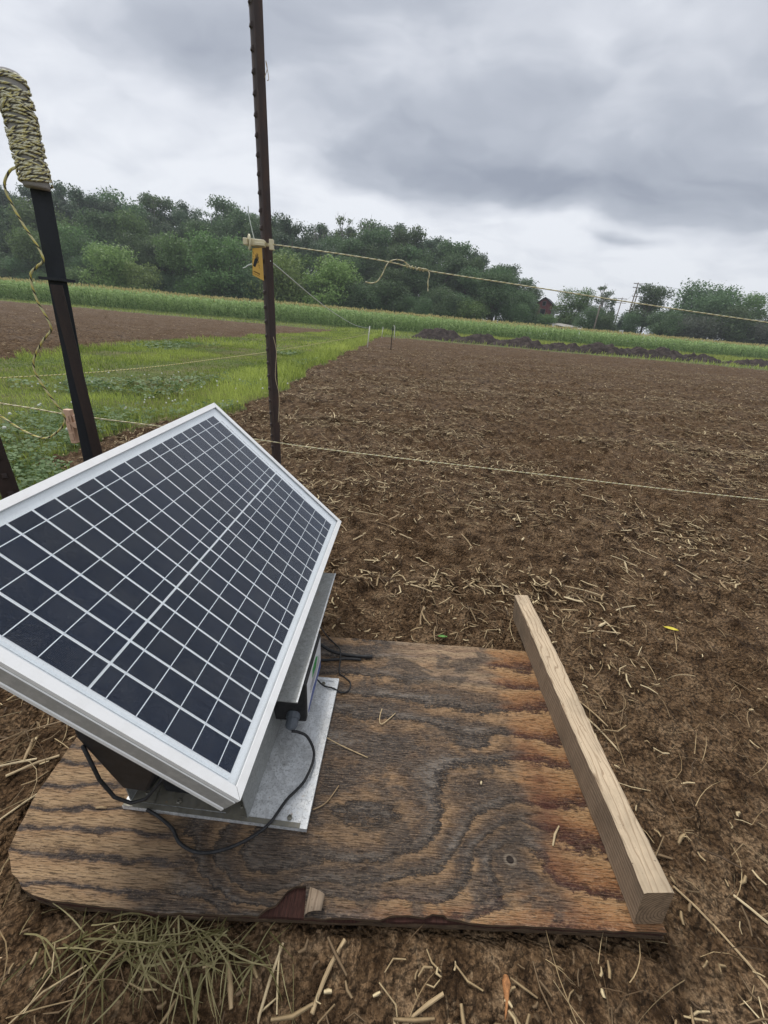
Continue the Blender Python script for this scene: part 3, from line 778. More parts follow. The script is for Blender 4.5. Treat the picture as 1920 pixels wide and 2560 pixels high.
# wooded slope: several ranks, each tree its own
LB_F = 'leafy green tree in the front rank of the wood, right behind the corn'
LB_M = 'dark green tree in the middle ranks of the wooded slope'
LB_B = 'tall grey green tree on the skyline of the wooded slope'
LB_S = 'thin crowned tree with bare upper branches on the wooded skyline'
rr_ = random.Random(5)
def rank(y0, x0, x1, step, keys, s0, s1, label, group, zs=1.0):
    x = x0
    while x < x1:
        k = rr_.choice(keys)
        tree(k, x + rr_.uniform(-1.3, 1.3), y0 + rr_.uniform(-2.0, 2.0), rr_.uniform(s0, s1), label, group, zs=zs * rr_.uniform(0.93, 1.08))
        x += step * rr_.uniform(0.8, 1.2)
FG, MG, SG = 'trees in the front rank of the wood', 'trees in the middle ranks of the wood', 'trees along the wooded skyline'
rank(80.5, -98, 17.5, 4.8, ['bush_b', 'bush_a', 'bush_b'], 0.60, 0.82, LB_F, FG)
rank(84.0, -98, 20, 6.0, ['oak_b', 'bush_b', 'oak_c'], 0.62, 0.80, LB_F, FG)
rank(89.0, -104, 20.5, 6.0, ['oak_a', 'oak_b', 'oak_c', 'bush_b'], 0.68, 0.88, LB_M, MG)
rank(96.0, -110, 22, 6.4, ['oak_a', 'oak_b', 'oak_b', 'ash_a', 'oak_c'], 0.78, 0.98, LB_M, MG)
rank(104.0, -118, 23, 6.2, ['oak_a', 'ash_a', 'oak_b'], 0.84, 1.02, LB_M, MG)
rank(114.0, -126, 25, 7.0, ['ash_a', 'oak_b', 'ash_a'], 0.86, 1.04, LB_B, SG)
rank(111.0, -60, 19, 15.0, ['sparse_a', 'sparse_b'], 0.84, 1.0, LB_S, 'thin crowned trees along the wooded skyline')
# trees that stand out
tree('pale_a', -50.5, 78.5, 1.0, 'pale green round topped tree before the dark wood, between the black and the rusty post', zs=1.02)
tree('pale_a', -45.0, 77.5, 0.78, 'lower pale green tree close beside the larger pale round topped tree')
tree('oak_c', -33.0, 81.0, 0.86, 'mid green tree left of the yellow fence sign at the wood edge')
tree('pale_a', -21.5, 79.0, 1.12, 'pale green tree at the wood edge just right of the rusty post', zs=0.98)
tree('pale_a', -13.0, 79.5, 1.20, 'broad pale green tree at the wood edge below the knotted rope tail', zs=0.92)
tree('bare', -9.8, 104.0, 1.0, 'nearly bare tree reaching above the wood right of the rusty post')
tree('bare', -20.5, 108.0, 0.82, 'smaller nearly bare tree on the skyline right of the rusty post')
tree('spruce', -47.0, 116.0, 1.0, 'dark pointed conifer on the skyline left of the rusty post')
tree('spruce', -22.5, 92.0, 0.92, 'dark blue green conifer amid the wood close behind the rusty post')
tree('oak_a', -72.0, 113.0, 1.12, 'dark crowned tree standing highest on the left skyline')
# right of the wood: yard trees and the hedge line
tree('oak_b', 31.5, 111.0, 0.70, 'dark tree behind the red house gable')
tree('bush_b', 24.5, 90.0, 0.80, 'leafy tree at the right end of the wood beside the red house')
tree('oak_c', 38.5, 100.0, 0.68, 'tree standing right of the red house')
tree('bush_a', 31.0, 96.0, 0.55, 'low leafy bush below the red house')
tree('oak_b', 25.5, 99.0, 0.74, 'dark tree closing the right end of the wood before the red house')
tree('bush_b', 20.5, 82.0, 0.62, 'dark leafy bush filling the right foot of the wood')
tree('bush_b', 27.2, 95.0, 0.62, 'leafy bush left below the red house')
tree('bush_a', 36.6, 99.0, 0.62, 'leafy bush close right below the red house')
tree('bush_b', 47.0, 104.0, 0.50, 'low dark bush far behind the white car')
tree('bush_a', 44.5, 100.0, 0.55, 'low bush behind the plain pole')
tree('bush_b', 38.8, 90.0, 0.62, 'leafy bush just right of the pale shed roof')
tree('sparse_b', 43.6, 97.0, 0.74, 'airy tree with layered branches left of the plain pole')
tree('oak_a', 42.0, 94.0, 0.50, 'dark low tree close left of the plain pole')
tree('spruce', 46.0, 98.0, 0.60, 'narrow dark conifer right behind the plain pole')
tree('bush_b', 40.8, 88.0, 0.50, 'dark bush at the foot of the plain pole')
tree('spruce', 47.8, 96.0, 0.44, 'low dark cone shaped tree between the car and the tall cross arm pole', zs=0.86)
tree('bush_b', 50.4, 97.0, 0.62, 'dark bush at the foot of the tall cross arm pole')
tree('oak_b', 54.4, 99.0, 0.80, 'tall dark rounded tree right of the tall cross arm pole')
tree('dome', 67.5, 101.0, 0.98, 'broad domed tree, largest on the right')
tree('oak_c', 74.5, 98.0, 0.74, 'airy topped tree right of the broad domed tree', zs=1.02)
tree('oak_a', 80.5, 97.0, 0.62, 'tree near the right edge of the hedge line')
tree('bush_b', 86.0, 95.0, 0.75, 'last dark tree of the hedge line at the right edge')
for i, (x, y, s) in enumerate([(52.5, 88, 0.66), (57.0, 89, 0.80), (61.5, 90, 0.95), (66.0, 88, 0.85), (70.0, 89, 0.90), (74.0, 88, 0.82), (78.0, 89, 0.86), (82.5, 88, 0.9), (60, 94, 1.0), (64.5, 95, 1.05), (72, 94, 1.0), (77, 94, 0.95)]):
    tree('brush' if i % 3 else 'bush_b', x, y, s, 'grey green scrub bush in the hedge line below the right hand trees', 'scrub bushes in the hedge line', name='bush')

# ------------------------------------------------------------------ dug earth mounds
mounds = [(3.4, 33.6, 1.9, 1.2, 0.78, 'reddish brown heap of dug earth at the left end of the long row'),
          (6.2, 32.6, 1.7, 1.1, 0.55, 'second earth heap from the left in the long row'),
          (9.0, 31.4, 1.8, 1.2, 0.56, 'third earth heap from the left in the long row'),
          (11.9, 31.2, 1.7, 1.1, 0.50, 'fourth earth heap from the left in the long row'),
          (15.2, 31.8, 1.9, 1.2, 0.72, 'fifth earth heap from the left, tall in mid row'),
          (18.0, 32.4, 1.7, 1.1, 0.56, 'sixth earth heap from the left in the long row'),
          (20.6, 33.2, 1.6, 1.2, 0.66, 'steep earth heap second from the right end of the long row'),
          (23.6, 34.0, 1.9, 1.1, 0.46, 'low dark earth heap at the right end of the long row'),
          (28.6, 34.4, 2.0, 1.1, 0.42, 'separate dark earth heap past the gap, at the right edge')]
for k, (mx_, my_, rx, ry, hh, lab) in enumerate(mounds):
    rx *= 1.3; hh *= 1.08
    n = 56; u = np.linspace(-1.25, 1.25, n); UX, UY = np.meshgrid(u, u, indexing='ij')
    wx_ = UX * rx; wy_ = UY * ry; r = np.hypot(UX, UY)
    z = hh * np.clip(1 - r ** 1.7, -0.25, 1) * (1 + 0.9 * fbm(wx_ * 1.1 + k * 7, wy_ * 1.1, 90 + k)) + 0.62 * fbm(wx_ * 2.6 + k, wy_ * 2.6, 95, 4, 0.7) * np.clip(1.25 - r, 0, 1)
    z = np.where(r > 1.15, -0.3, z)
    Vm = np.stack([wx_.ravel(), wy_.ravel(), z.ravel()], 1)
    ii, jj = np.meshgrid(np.arange(n - 1), np.arange(n - 1), indexing='ij'); b0 = (ii * n + jj).ravel()
    o = big_mesh('earth_heap', Vm, np.stack([b0, b0 + n, b0 + n + 1, b0 + 1], 1), MAT['mound_earth'])
    o.location = (mx_, my_, gz(mx_, my_)); tag(o, lab, 'earth heap', 'heaps of dug earth along the field end')

# ------------------------------------------------------------------ buildings, poles, car
def gable_house():
    e = empty('house', (34.6, 107, float(hill(34.6, 107)) + 0.9), 'red and grey two storey gabled house half hidden by trees', 'house', rotz=-0.5)
    wl = MB(); w_, d_, h_ = 1.9, 2.6, 5.6
    wl.prism([(-w_, 0), (w_, 0), (w_, h_), (0, h_ + 1.3), (-w_, h_)], -d_, d_, axis=Matrix(((1, 0, 0), (0, 0, 1), (0, 1, 0))))
    wo_ = wl.build('wall', MAT['barn_red'], e)
    sd = MB(); sd.box((w_ + 0.002, -d_ - 0.01, 0), (w_ + 0.06, d_, h_ - 0.1)); sd.build('side_cladding', MAT['grey_siding'], e)
    rf = MB()
    for s in (-1, 1):
        a = [(s * (w_ + 0.5), -d_ - 0.5, h_ - 0.33), (0, -d_ - 0.5, h_ + 1.36), (0, d_ + 0.5, h_ + 1.36), (s * (w_ + 0.5), d_ + 0.5, h_ - 0.33)]
        b = [(x, y, z + 0.18) for x, y, z in a]
        if s < 0: a, b = a[::-1], b[::-1]
        rf.hexa(a + b)
    rf.build('roof', MAT['dark_roof'], e)
    for (x, z, sx, sz) in [(0.0, 3.9, 0.5, 0.7), (0, 5.8, 0.3, 0.4), (0.0, 1.1, 0.5, 0.7)]:
        fm = MB(); fm.box((x - sx - 0.1, -d_ - 0.08, z - sz - 0.1), (x + sx + 0.1, -d_ - 0.01, z + sz + 0.1)); f = fm.build('window', MAT['grey_siding'], e)
        pm = MB(); pm.box((x - sx, -d_ - 0.11, z - sz), (x + sx, -d_ - 0.085, z + sz)); pm.build('pane', MAT['dark_glass'], f)
    bl = MB(); bl.box((-w_ - 0.1, -d_ - 1.0, 2.5), (w_ * 0.3, -d_ - 0.02, 2.62)); bl.build('porch_roof', MAT['pale_roof'], e)
gable_house()
def shed():
    e = empty('shed', (35.2, 94, float(hill(35.2, 94))), 'low shed with pale roof showing above the corn', 'shed', rotz=0.5)
    a = MB(); a.box((-1.8, -2.4, 0), (1.8, 2.4, 1.7)); a.build('wall', MAT['grey_siding'], e)
    r = MB(); r.hexa([(-2.1, -2.7, 1.72), (2.1, -2.7, 1.95), (2.1, 2.7, 2.6), (-2.1, 2.7, 2.35), (-2.1, -2.7, 1.82), (2.1, -2.7, 2.05), (2.1, 2.7, 2.7), (-2.1, 2.7, 2.45)]); r.build('roof', MAT['pale_roof'], e)
    dd = MB(); dd.box((-0.5, -2.45, 0), (0.5, -2.405, 1.5)); dd.build('door', MAT['dark_roof'], e)
shed()
def car():
    z = float(hill(43.6, 90.5))
    e = empty('parked_car', (43.6, 90.5, z), 'white car seen over the corn tops between the plain pole and the white board', 'car', rotz=0.12)
    side = [(-2.1, 0.35), (2.1, 0.35), (2.15, 0.75), (1.6, 0.95), (0.95, 1.05), (0.35, 1.52), (-1.2, 1.58), (-1.95, 1.1), (-2.15, 0.8)]
    ax = Matrix(((1, 0, 0), (0, 0, 1), (0, 1, 0)))
    b = MB(); b.prism(side, -0.85, 0.85, axis=ax); b.build('body', MAT['car_paint'], e, bevel=0.06)
    for poly in ([(0.30, 1.10), (0.80, 1.10), (0.30, 1.46)], [(-1.1, 1.10), (0.2, 1.10), (0.2, 1.47), (-1.1, 1.52)]):
        for sgn in (-1, 1):
            g = MB(); y0 = 0.852 if sgn > 0 else -0.862; g.prism(poly, y0, y0 + 0.01, axis=ax); g.build('window', MAT['dark_glass'], e)
    for x in (-1.35, 1.35):
        for y in (-0.78, 0.78):
            mt = Matrix.Translation((x, y, 0.33)) @ Matrix.Rotation(math.pi / 2, 4, 'X')
            wv_ = MB(); wv_.lathe([(0.2, -0.11), (0.33, -0.1), (0.33, 0.1), (0.2, 0.11)], 14, mt); t_ = wv_.build('wheel', MAT['tyre'], e)
car()
def sign_board():
    e = empty('road_board', (46.5, 92, float(hill(46.5, 92))), 'small white board on two posts left of the tall cross arm pole', 'sign')
    b = MB(); b.box((-0.45, -0.03, 1.5), (0.45, 0.0, 2.15)); b.build('board', MAT['sign_white'], e)
    for x in (-0.35, 0.35):
        p = MB(); p.tube([(x, 0.04, -0.2), (x, 0.04, 2.1)], 0.04, 6); p.build('post', MAT['pole_wood'], e)
sign_board()
def pole(x, y, top, arms, label, lean=0.0):
    z = float(hill(x, y))
    e = empty('utility_pole', (x, y, z - 0.3), label, 'utility pole', 'utility poles beyond the corn')
    L = top - z + 0.3
    p = MB(); p.tube([(0, 0, 0), (lean * 0.5, 0, L * 0.5), (lean, 0, L)], [0.17, 0.14, 0.11], 8); p.build('shaft', MAT['pole_wood'], e, True)
    for (dz, hw) in arms:
        a = MB(); a.box((lean - hw, -0.16, L - dz - 0.06), (lean + hw, -0.03, L - dz + 0.06)); ar = a.build('cross_arm', MAT['pole_wood'], e)
        for q in (-0.9, -0.45, 0.9):
            i_ = MB(); i_.lathe([(0.03, 0), (0.06, 0.04), (0.06, 0.1), (0.03, 0.16)], 8, Matrix.Translation((lean + q * hw, -0.09, L - dz + 0.06))); i_.build('insulator', MAT['sign_white'], ar)
pole(51.0, 100.0, 13.2, [(0.25, 0.95), (1.0, 0.9)], 'tall utility pole with two cross arms, tallest of the poles')
pole(52.3, 101.5, 11.3, [(0.6, 1.0)], 'utility pole standing close right of the tallest pole')
pole(60.2, 124.0, 12.4, [(0.3, 1.3), (1.3, 1.3)], 'far utility pole with two cross arms left of the tallest pole')
pole(37.6, 85.0, 7.3, [], 'plain pole without cross arms right of the red house')
def wire(pts, sag, label, r=0.022):
    P_ = []
    a, b = Vector(pts[0]), Vector(pts[1])
    for i in range(25):
        f = i / 24; p = a.lerp(b, f); p.z -= sag * 4 * f * (1 - f); P_.append(p)
    m_ = MB(); m_.tube(P_, r, 5); tag(m_.build('power_line', MAT['wire_dark'], None, True), label, 'power line', 'power lines on the utility poles')
wire([(51.9, 99.9, 13.1), (98, 96, 12.9)], 0.9, 'topmost power line leading right from the tallest pole')
wire([(52.6, 101.4, 10.9), (98, 98, 10.7)], 0.7, 'upper of the paired power lines crossing the broad domed tree')
wire([(53.2, 101.3, 10.2), (98, 98, 10.0)], 0.7, 'lower of the paired power lines crossing the broad domed tree')
wire([(51.0, 99.9, 8.2), (98, 96, 8.0)], 0.9, 'power line leading right at mid height of the tallest pole', 0.03)
wire([(51.0, 99.9, 6.4), (98, 96, 5.2)], 0.5, 'lowest power line leading right from the tallest pole', 0.035)
wire([(51.0, 99.9, 6.4), (37.6, 85.0, 6.2)], 0.4, 'low power line between the tallest pole and the plain pole')
wire([(37.6, 85.0, 6.2), (27.5, 84.0, 5.8)], 0.3, 'low power line leading left from the plain pole past the red house')
wire([(51.5, 99.9, 12.3), (60.2, 123.8, 11.3)], 0.6, 'power line between the tallest pole and the far pole')

# ------------------------------------------------------------------ grass, clover, litter
def blades(n, x, y, z, h, wd, bend, cval, name, label, mat):
    az = RNG.random(n) * 6.28; bz = RNG.random(n) * 6.28
    dx, dy = np.cos(az), np.sin(az); bx_, by_ = np.cos(bz) * bend * h, np.sin(bz) * bend * h
    V_ = np.zeros((n, 5, 3))
    V_[:, 0] = np.stack([x - dx * wd, y - dy * wd, z - 0.01], 1); V_[:, 1] = np.stack([x + dx * wd, y + dy * wd, z - 0.01], 1)
    V_[:, 2] = np.stack([x + bx_ * 0.35 + dx * wd * 0.75, y + by_ * 0.35 + dy * wd * 0.75, z + h * 0.6], 1)
    V_[:, 3] = np.stack([x + bx_ * 0.35 - dx * wd * 0.75, y + by_ * 0.35 - dy * wd * 0.75, z + h * 0.6], 1)
    V_[:, 4] = np.stack([x + bx_, y + by_, z + h * (1 - 0.45 * bend)], 1)
    b = np.arange(n) * 5
    F_ = np.concatenate([np.stack([b, b + 1, b + 2], 1), np.stack([b, b + 2, b + 3], 1), np.stack([b + 3, b + 2, b + 4], 1)])
    o = big_mesh(name, V_.reshape(-1, 3), F_, mat, np.repeat(cval, 5)[:, None])
    tag(o, label, 'grass', kind='stuff'); return o

def scatter(n, x0, x1, y0, y1, want_grass):
    x = RNG.uniform(x0, x1, n); y = RNG.uniform(y0, y1, n)
    m_ = lane_mask(x, y) == want_grass
    return x[m_], y[m_]
xs, ys, hs, ws, cs = [], [], [], [], []
for (n, x0, x1, y0, y1, h0, h1, wd) in [(52000, -5.6, -0.7, 1.0, 4.2, 0.015, 0.07, 0.0018), (52000, -5.6, -1.0, 4.2, 10, 0.02, 0.09, 0.003), (34000, -5.6, -1.0, 10, 34, 0.03, 0.12, 0.007),
                                (9000, -60, -4.5, 35, 60, 0.08, 0.25, 0.02), (16000, -1.5, 60, 24, 60, 0.06, 0.35, 0.018), (6000, -6, 0, 34, 58, 0.06, 0.25, 0.018)]:
    x, y = scatter(n, x0, x1, y0, y1, True); k = len(x)
    tuft = fbm(x * 1.1, y * 1.1, 14, 3) + 0.35 * fbm(x * 5, y * 5, 15, 2)
    edge = np.clip(1.0 - np.abs(x + 1.55) / 0.6, 0, 1) * (y > 2.2)
    edgeL = np.clip(1.0 - np.abs(x + 4.95) / 0.4, 0, 1) * (y < 12)
    trod = np.exp(-((x + 2.9) / 0.5) ** 2) + np.exp(-((x + 4.3) / 0.35) ** 2)
    h = RNG.uniform(h0, h1, k) * np.clip(0.85 + 1.6 * tuft + 1.3 * edge + 0.8 * edgeL - 0.45 * trod, 0.25, 3.2)
    c_ = np.clip(RNG.normal(0.40, 0.22, k) + 1.0 * tuft + 0.22 * edge, 0, 1)
    xs.append(x); ys.append(y); hs.append(h); ws.append(np.full(k, wd)); cs.append(c_)
x = np.concatenate(xs); y = np.concatenate(ys); h = np.concatenate(hs)
blades(len(x), x, y, ground_z(x, y), h, np.concatenate(ws), RNG.uniform(0.15, 0.95, len(x)), np.concatenate(cs), 'grass', 'short green grass covering the lane and field margins', MAT['grass_blade'])
# taller weeds before the corn on the right
x = RNG.uniform(6, 75, 14000); y = 57.4 + 0.12 * x - RNG.random(14000) ** 1.6 * 11
blades(len(x), x, y, ground_z(x, y), RNG.uniform(0.2, 0.75, len(x)), np.full(len(x), 0.03), RNG.uniform(0.1, 0.7, len(x)), np.clip(RNG.normal(0.62, 0.2, len(x)), 0, 1), 'weeds', 'bright green weeds growing between the earth heaps and the corn', MAT['grass_blade'])

def clover():
    n = 11000
    x = RNG.uniform(-3.6, -0.75, n); y = RNG.uniform(1.0, 3.6, n)
    den = np.exp(-(((x + 1.4) / 0.75) ** 2 + ((y - 1.6) / 0.8) ** 2)) + 0.45 * (fbm(x * 1.3, y * 1.3, 19) > 0.08)
    k = lane_mask(x, y) & (RNG.random(n) < den); x, y = x[k], y[k]
    x2 = RNG.uniform(-5, -1.5, 7000); y2 = RNG.uniform(3.4, 9, 7000); k = lane_mask(x2, y2) & (fbm(x2 * 0.9, y2 * 0.9, 19) > 0.1); x = np.concatenate([x, x2[k]]); y = np.concatenate([y, y2[k]])
    n = len(x); z = ground_z(x, y) + RNG.uniform(0.02, 0.075, n)
    Vs, Fs, Cs = [], [], []; base = 0
    az = RNG.random(n) * 6.28; cv = np.clip(RNG.normal(0.45, 0.22, n), 0, 1); sz = RNG.uniform(0.009, 0.018, n) * (1 + 0.5 * (y > 3.4))
    tx_ = RNG.normal(0, 0.28, n); ty_ = RNG.normal(0, 0.28, n)
    for l in range(3):
        a = az + l * 2.094
        P_ = np.zeros((n, 5, 3))
        for i, (rr, da) in enumerate([(0.1, 0), (0.9, -0.62), (1.45, -0.25), (1.45, 0.25), (0.9, 0.62)]):
            ox = np.cos(a + da) * rr * sz; oy = np.sin(a + da) * rr * sz
            P_[:, i] = np.stack([x + ox, y + oy, z + ox * tx_ + oy * ty_ + 0.12 * rr * sz * (abs(da) > 0.4)], 1)
        b = base + np.arange(n) * 5
        Vs.append(P_.reshape(-1, 3)); Fs += [np.stack([b, b + 1, b + 2], 1), np.stack([b, b + 2, b + 3], 1), np.stack([b, b + 3, b + 4], 1)]
        Cs.append(np.repeat(cv, 5)); base += n * 5
    o = big_mesh('clover', np.concatenate(Vs), np.concatenate(Fs), MAT['clover_leaf'], np.concatenate(Cs)[:, None])
    tag(o, 'low clover leaves carpeting the ground behind the solar panel', 'clover', kind='stuff')
    fx = RNG.uniform(-3.4, -0.8, 260); fy = RNG.uniform(1.05, 4.5, 260); k = lane_mask(fx, fy); fx, fy = fx[k][:80], fy[k][:80]
    mb = MB()
    for a, b in zip(fx, fy):
        zz = gz(a, b) + random.uniform(0.05, 0.095); r = random.uniform(0.006, 0.010)
        mb.lathe([(r * 0.4, -r * 0.8), (r, -r * 0.2), (r * 0.9, r * 0.5), (r * 0.3, r * 0.95)], 6, Matrix.Translation((a, b, zz)))
    f = mb.build('clover_flowers', MAT['clover_flower'], o); f['kind'] = 'stuff'
clover()

# chopped straw on the tilth
BEAM_BOX = (0.372, 0.436, 0.24, 0.90)
def off_board(x, y, mg=0.0):
    return ~((x > -0.53 - mg) & (x < 0.45 + mg) & (y > 0.225 - mg) & (y < 0.765 + mg)) & ~((x > 0.36 - mg) & (x < 0.45 + mg) & (y > 0.2) & (y < 0.90 + mg))
def straw():
    X_, Y_, L_, W_, C_ = [], [], [], [], []
    for (n, x0, x1, y0, y1, l0, l1, w0, w1, fade) in [
            (8000, -1.0, 1.7, -0.05, 1.3, 0.010, 0.055, 0.0006, 0.0019, 0.25), (1000, -1.0, 1.7, -0.05, 1.3, 0.03, 0.10, 0.0005, 0.0011, 0.3),
            (42000, -1.7, 3.6, 1.0, 3.2, 0.014, 0.075, 0.0008, 0.0026, 0.45), (42000, -1.5, 7.0, 3.0, 6.5, 0.02, 0.09, 0.0013, 0.0036, 0.5),
            (44000, -1.6, 16, 6.0, 15.0, 0.03, 0.12, 0.0022, 0.006, 0.5), (9000, -1.6, 28, 14, 29, 0.05, 0.16, 0.005, 0.011, 0.5),
            (6000, -17, -5.0, 4.2, 15, 0.03, 0.11, 0.002, 0.005, 0.6), (7000, -40, -5.0, 13, 42, 0.06, 0.18, 0.006, 0.012, 0.6)]:
        x = RNG.uniform(x0, x1, n); y = RNG.uniform(y0, y1, n)
        cl = fbm(x * 2.2, y * 2.2, 71, 3) * 1.3
        k = (~lane_mask(x, y)) & off_board(x, y, 0.012) & (RNG.random(n) < np.clip(0.62 + 2.0 * cl - fade * 0.1, 0.12, 1))
        # the trodden patch right of the beam holds little straw
        k &= RNG.random(n) < 0.66 + 0.34 * np.sin(y * 6.283 / 0.76 + 1.0 + 2.0 * fbm(x * 0.7, y * 0.7, 66))
        k &= ~((np.exp(-(((x - 0.72) / 0.2) ** 2 + ((y - 0.6) / 0.33) ** 2)) > RNG.random(n) * 1.2))
        x, y = x[k], y[k]; m_ = len(x)
        X_.append(x); Y_.append(y); L_.append((l0 + (l1 - l0) * RNG.random(m_) ** 2.6) * 0.92); W_.append(RNG.uniform(w0, w1, m_) * 1.25)
        C_.append(np.clip(RNG.beta(1.2, 1.5, m_) * (0.72 if y0 > 12 else 0.92 if y0 > 5 else 1.05), 0, 1))
    x = np.concatenate(X_); y = np.concatenate(Y_); L = np.concatenate(L_); W = np.concatenate(W_); C = np.concatenate(C_); n = len(x)
    z = ground_z(x, y) + W * 0.9 + 0.0025 + 0.0012 * np.hypot(x, y)
    az = RNG.random(n) * math.pi; tl = RNG.normal(0, 0.16, n); bd = RNG.normal(0, 0.11, n) + (RNG.random(n) < 0.16) * RNG.normal(0, 0.25, n)
    dx, dy = np.cos(az), np.sin(az); nx, ny = -dy, dx
    V_ = np.zeros((n, 9, 3))
    for i, s in enumerate((-0.5, 0.0, 0.5)):
        off = bd * L * (1 - 4 * s * s) * -1
        cx_ = x + dx * L * s + nx * off; cy_ = y + dy * L * s + ny * off; cz_ = z + tl * L * s + np.abs(tl) * L * 0.35
        for q, (a, b) in enumerate(((-1.25, 0.0), (1.25, 0.12), (0.1, 0.55))):
            tp = 1.0 if i == 1 else 0.75
            V_[:, i * 3 + q] = np.stack([cx_ + nx * W * a * tp, cy_ + ny * W * a * tp, cz_ + W * b * tp], 1)
    b = np.arange(n) * 9; Fs = []
    for i in range(2):
        for q in range(3):
            q2 = (q + 1) % 3
            Fs.append(np.stack([b + i * 3 + q, b + i * 3 + q2, b + i * 3 + 3 + q2, b + i * 3 + 3 + q], 1))
    o = big_mesh('straw_litter', V_.reshape(-1, 3), np.concatenate(Fs), MAT['straw'], np.repeat(C, 9)[:, None])
    tag(o, 'chopped straw scattered thick over the bare brown soil', 'straw', kind='stuff')
straw()

# larger single stalk pieces near the board, each its own object
def stalk_mesh(seed, L, r, bend, split):
    pr = random.Random(seed); mb = MB(); pts = []; rs = []
    for i in range(6):
        s = i / 5 - 0.5
        pts.append((L * s, bend * L * (1 - 4 * s * s), 0.25 * r * math.sin(i * 2.0 + seed))); rs.append(r * (1.0 + 0.12 * math.sin(i * 2.3 + seed)) * (0.72 if i in (0, 5) and split else 1))
    mb.tube(pts, rs, 6)
    me = mb.mesh('stalk', MAT['stalk'])
    for v in me.vertices: v.co.z *= 0.72
    return me
SM = [stalk_mesh(1, 0.045, 0.0030, 0.02, True), stalk_mesh(2, 0.07, 0.0024, 0.05, False), stalk_mesh(3, 0.03, 0.0042, 0.0, True), stalk_mesh(4, 0.10, 0.0020, 0.04, False),
      stalk_mesh(5, 0.055, 0.0034, -0.03, True), stalk_mesh(6, 0.15, 0.0017, 0.06, False), stalk_mesh(7, 0.022, 0.0034, 0.0, True)]
STALKS = [(-0.54, 0.33, 1.1, 5), (-0.62, 0.39, 0.5, 3), (-0.60, 0.47, 0.45, 5), (-0.57, 0.40, 0.7, 1), (0.08, 0.155, 0.55, 3), (-0.02, 0.19, 1.1, 1), (0.52, 0.24, -1.1, 5), (0.60, 0.26, -0.9, 3), (0.36, 0.13, 0.5, 0), (0.54, 0.17, -1.2, 4),
          (-0.09, 0.14, 1.5, 5), (-0.14, 0.175, -1.1, 0), (0.47, 0.63, -1.0, 5), (0.49, 0.56, -1.1, 3), (0.61, 1.0, -0.6, 4)]
pr = random.Random(21); k = 0
while k < 150:
    x, y = pr.uniform(-0.95, 1.5), pr.uniform(0.02, 1.9)
    if not off_board(np.array([x]), np.array([y]), 0.07)[0] or lane_mask(np.array([x]), np.array([y]))[0]: continue
    if math.exp(-(((x - 0.72) / 0.2) ** 2 + ((y - 0.6) / 0.33) ** 2)) > pr.random(): continue
    STALKS.append((x, y, pr.uniform(-1.57, 1.57), pr.randrange(7))); k += 1
for (x, y, a, mi) in STALKS:
    o = bpy.data.objects.new('stalk_piece', SM[mi]); COL.objects.link(o)
    L_ = (0.045, 0.07, 0.03, 0.10, 0.055, 0.15, 0.022)[mi]; dx, dy = math.cos(a) * L_ * 0.4, math.sin(a) * L_ * 0.4
    za, zb, zm = gz(x - dx, y - dy), gz(x + dx, y + dy), gz(x, y)
    o.location = (x, y, max(zm, (za + zb) / 2) + 0.003); o.rotation_euler = (0, -math.atan2(zb - za, 2 * math.hypot(dx, dy)), a)
    tag(o, 'loose pale dry stalk piece lying on the bare soil around the plywood board', 'straw', 'loose stalk pieces on the soil round the board')

def curly(name, cx, cy, spread, n, lmin, lmax, label, mat, wd=0.0016, up=0.03):
    mb_v, mb_f, cc = [], [], []; b = 0
    for i in range(n):
        x0 = cx + random.gauss(0, spread[0]); y0 = cy + random.gauss(0, spread[1]); a = random.gauss(-0.3, 1.4); L = random.uniform(lmin, lmax); cur = random.gauss(0, 9)
        x, y = x0, y0; hz = random.uniform(0.002, up); c_ = random.random() * 0.8; zg = gz(x0, y0); w_ = wd * random.uniform(0.5, 1.4)
        for s in range(7):
            f = s / 6; z = zg + 0.004 + hz * math.sin(f * 3.0) + 0.002 * random.random()
            ww = w_ * (1 - 0.75 * f ** 2); nx, ny = -math.sin(a), math.cos(a)
            mb_v += [(x + nx * ww, y + ny * ww, z), (x - nx * ww, y - ny * ww, z + 0.001)]; cc += [c_, c_]
            x += math.cos(a) * L / 6; y += math.sin(a) * L / 6; a += cur * L / 6
        for s in range(6): mb_f.append((b + s * 2, b + s * 2 + 1, b + s * 2 + 3, b + s * 2 + 2))
        b += 14
    o = big_mesh(name, np.array(mb_v), np.array(mb_f), mat, np.array(cc)[:, None]); return o
g1 = curly('pulled_grass', -0.255, 0.203, (0.072, 0.010), 170, 0.03, 0.10, '', MAT['dry_grass'], 0.0009, 0.009)
tag(g1, 'tangle of wilted green grass lying along the front left edge of the board', 'grass tuft', kind='stuff')
g2 = curly('root_wisps', 0.55, 0.60, (0.30, 0.38), 420, 0.04, 0.15, '', MAT['straw'], 0.0005, 0.008)
tag(g2, 'thin brown root wisps on the soil right of the beam', 'straw', kind='stuff')
g3 = curly('root_wisps', -0.62, 0.42, (0.10, 0.14), 130, 0.05, 0.16, '', MAT['straw'], 0.0006, 0.008)
tag(g3, 'thin brown wisps on the soil left of the board', 'straw', kind='stuff')

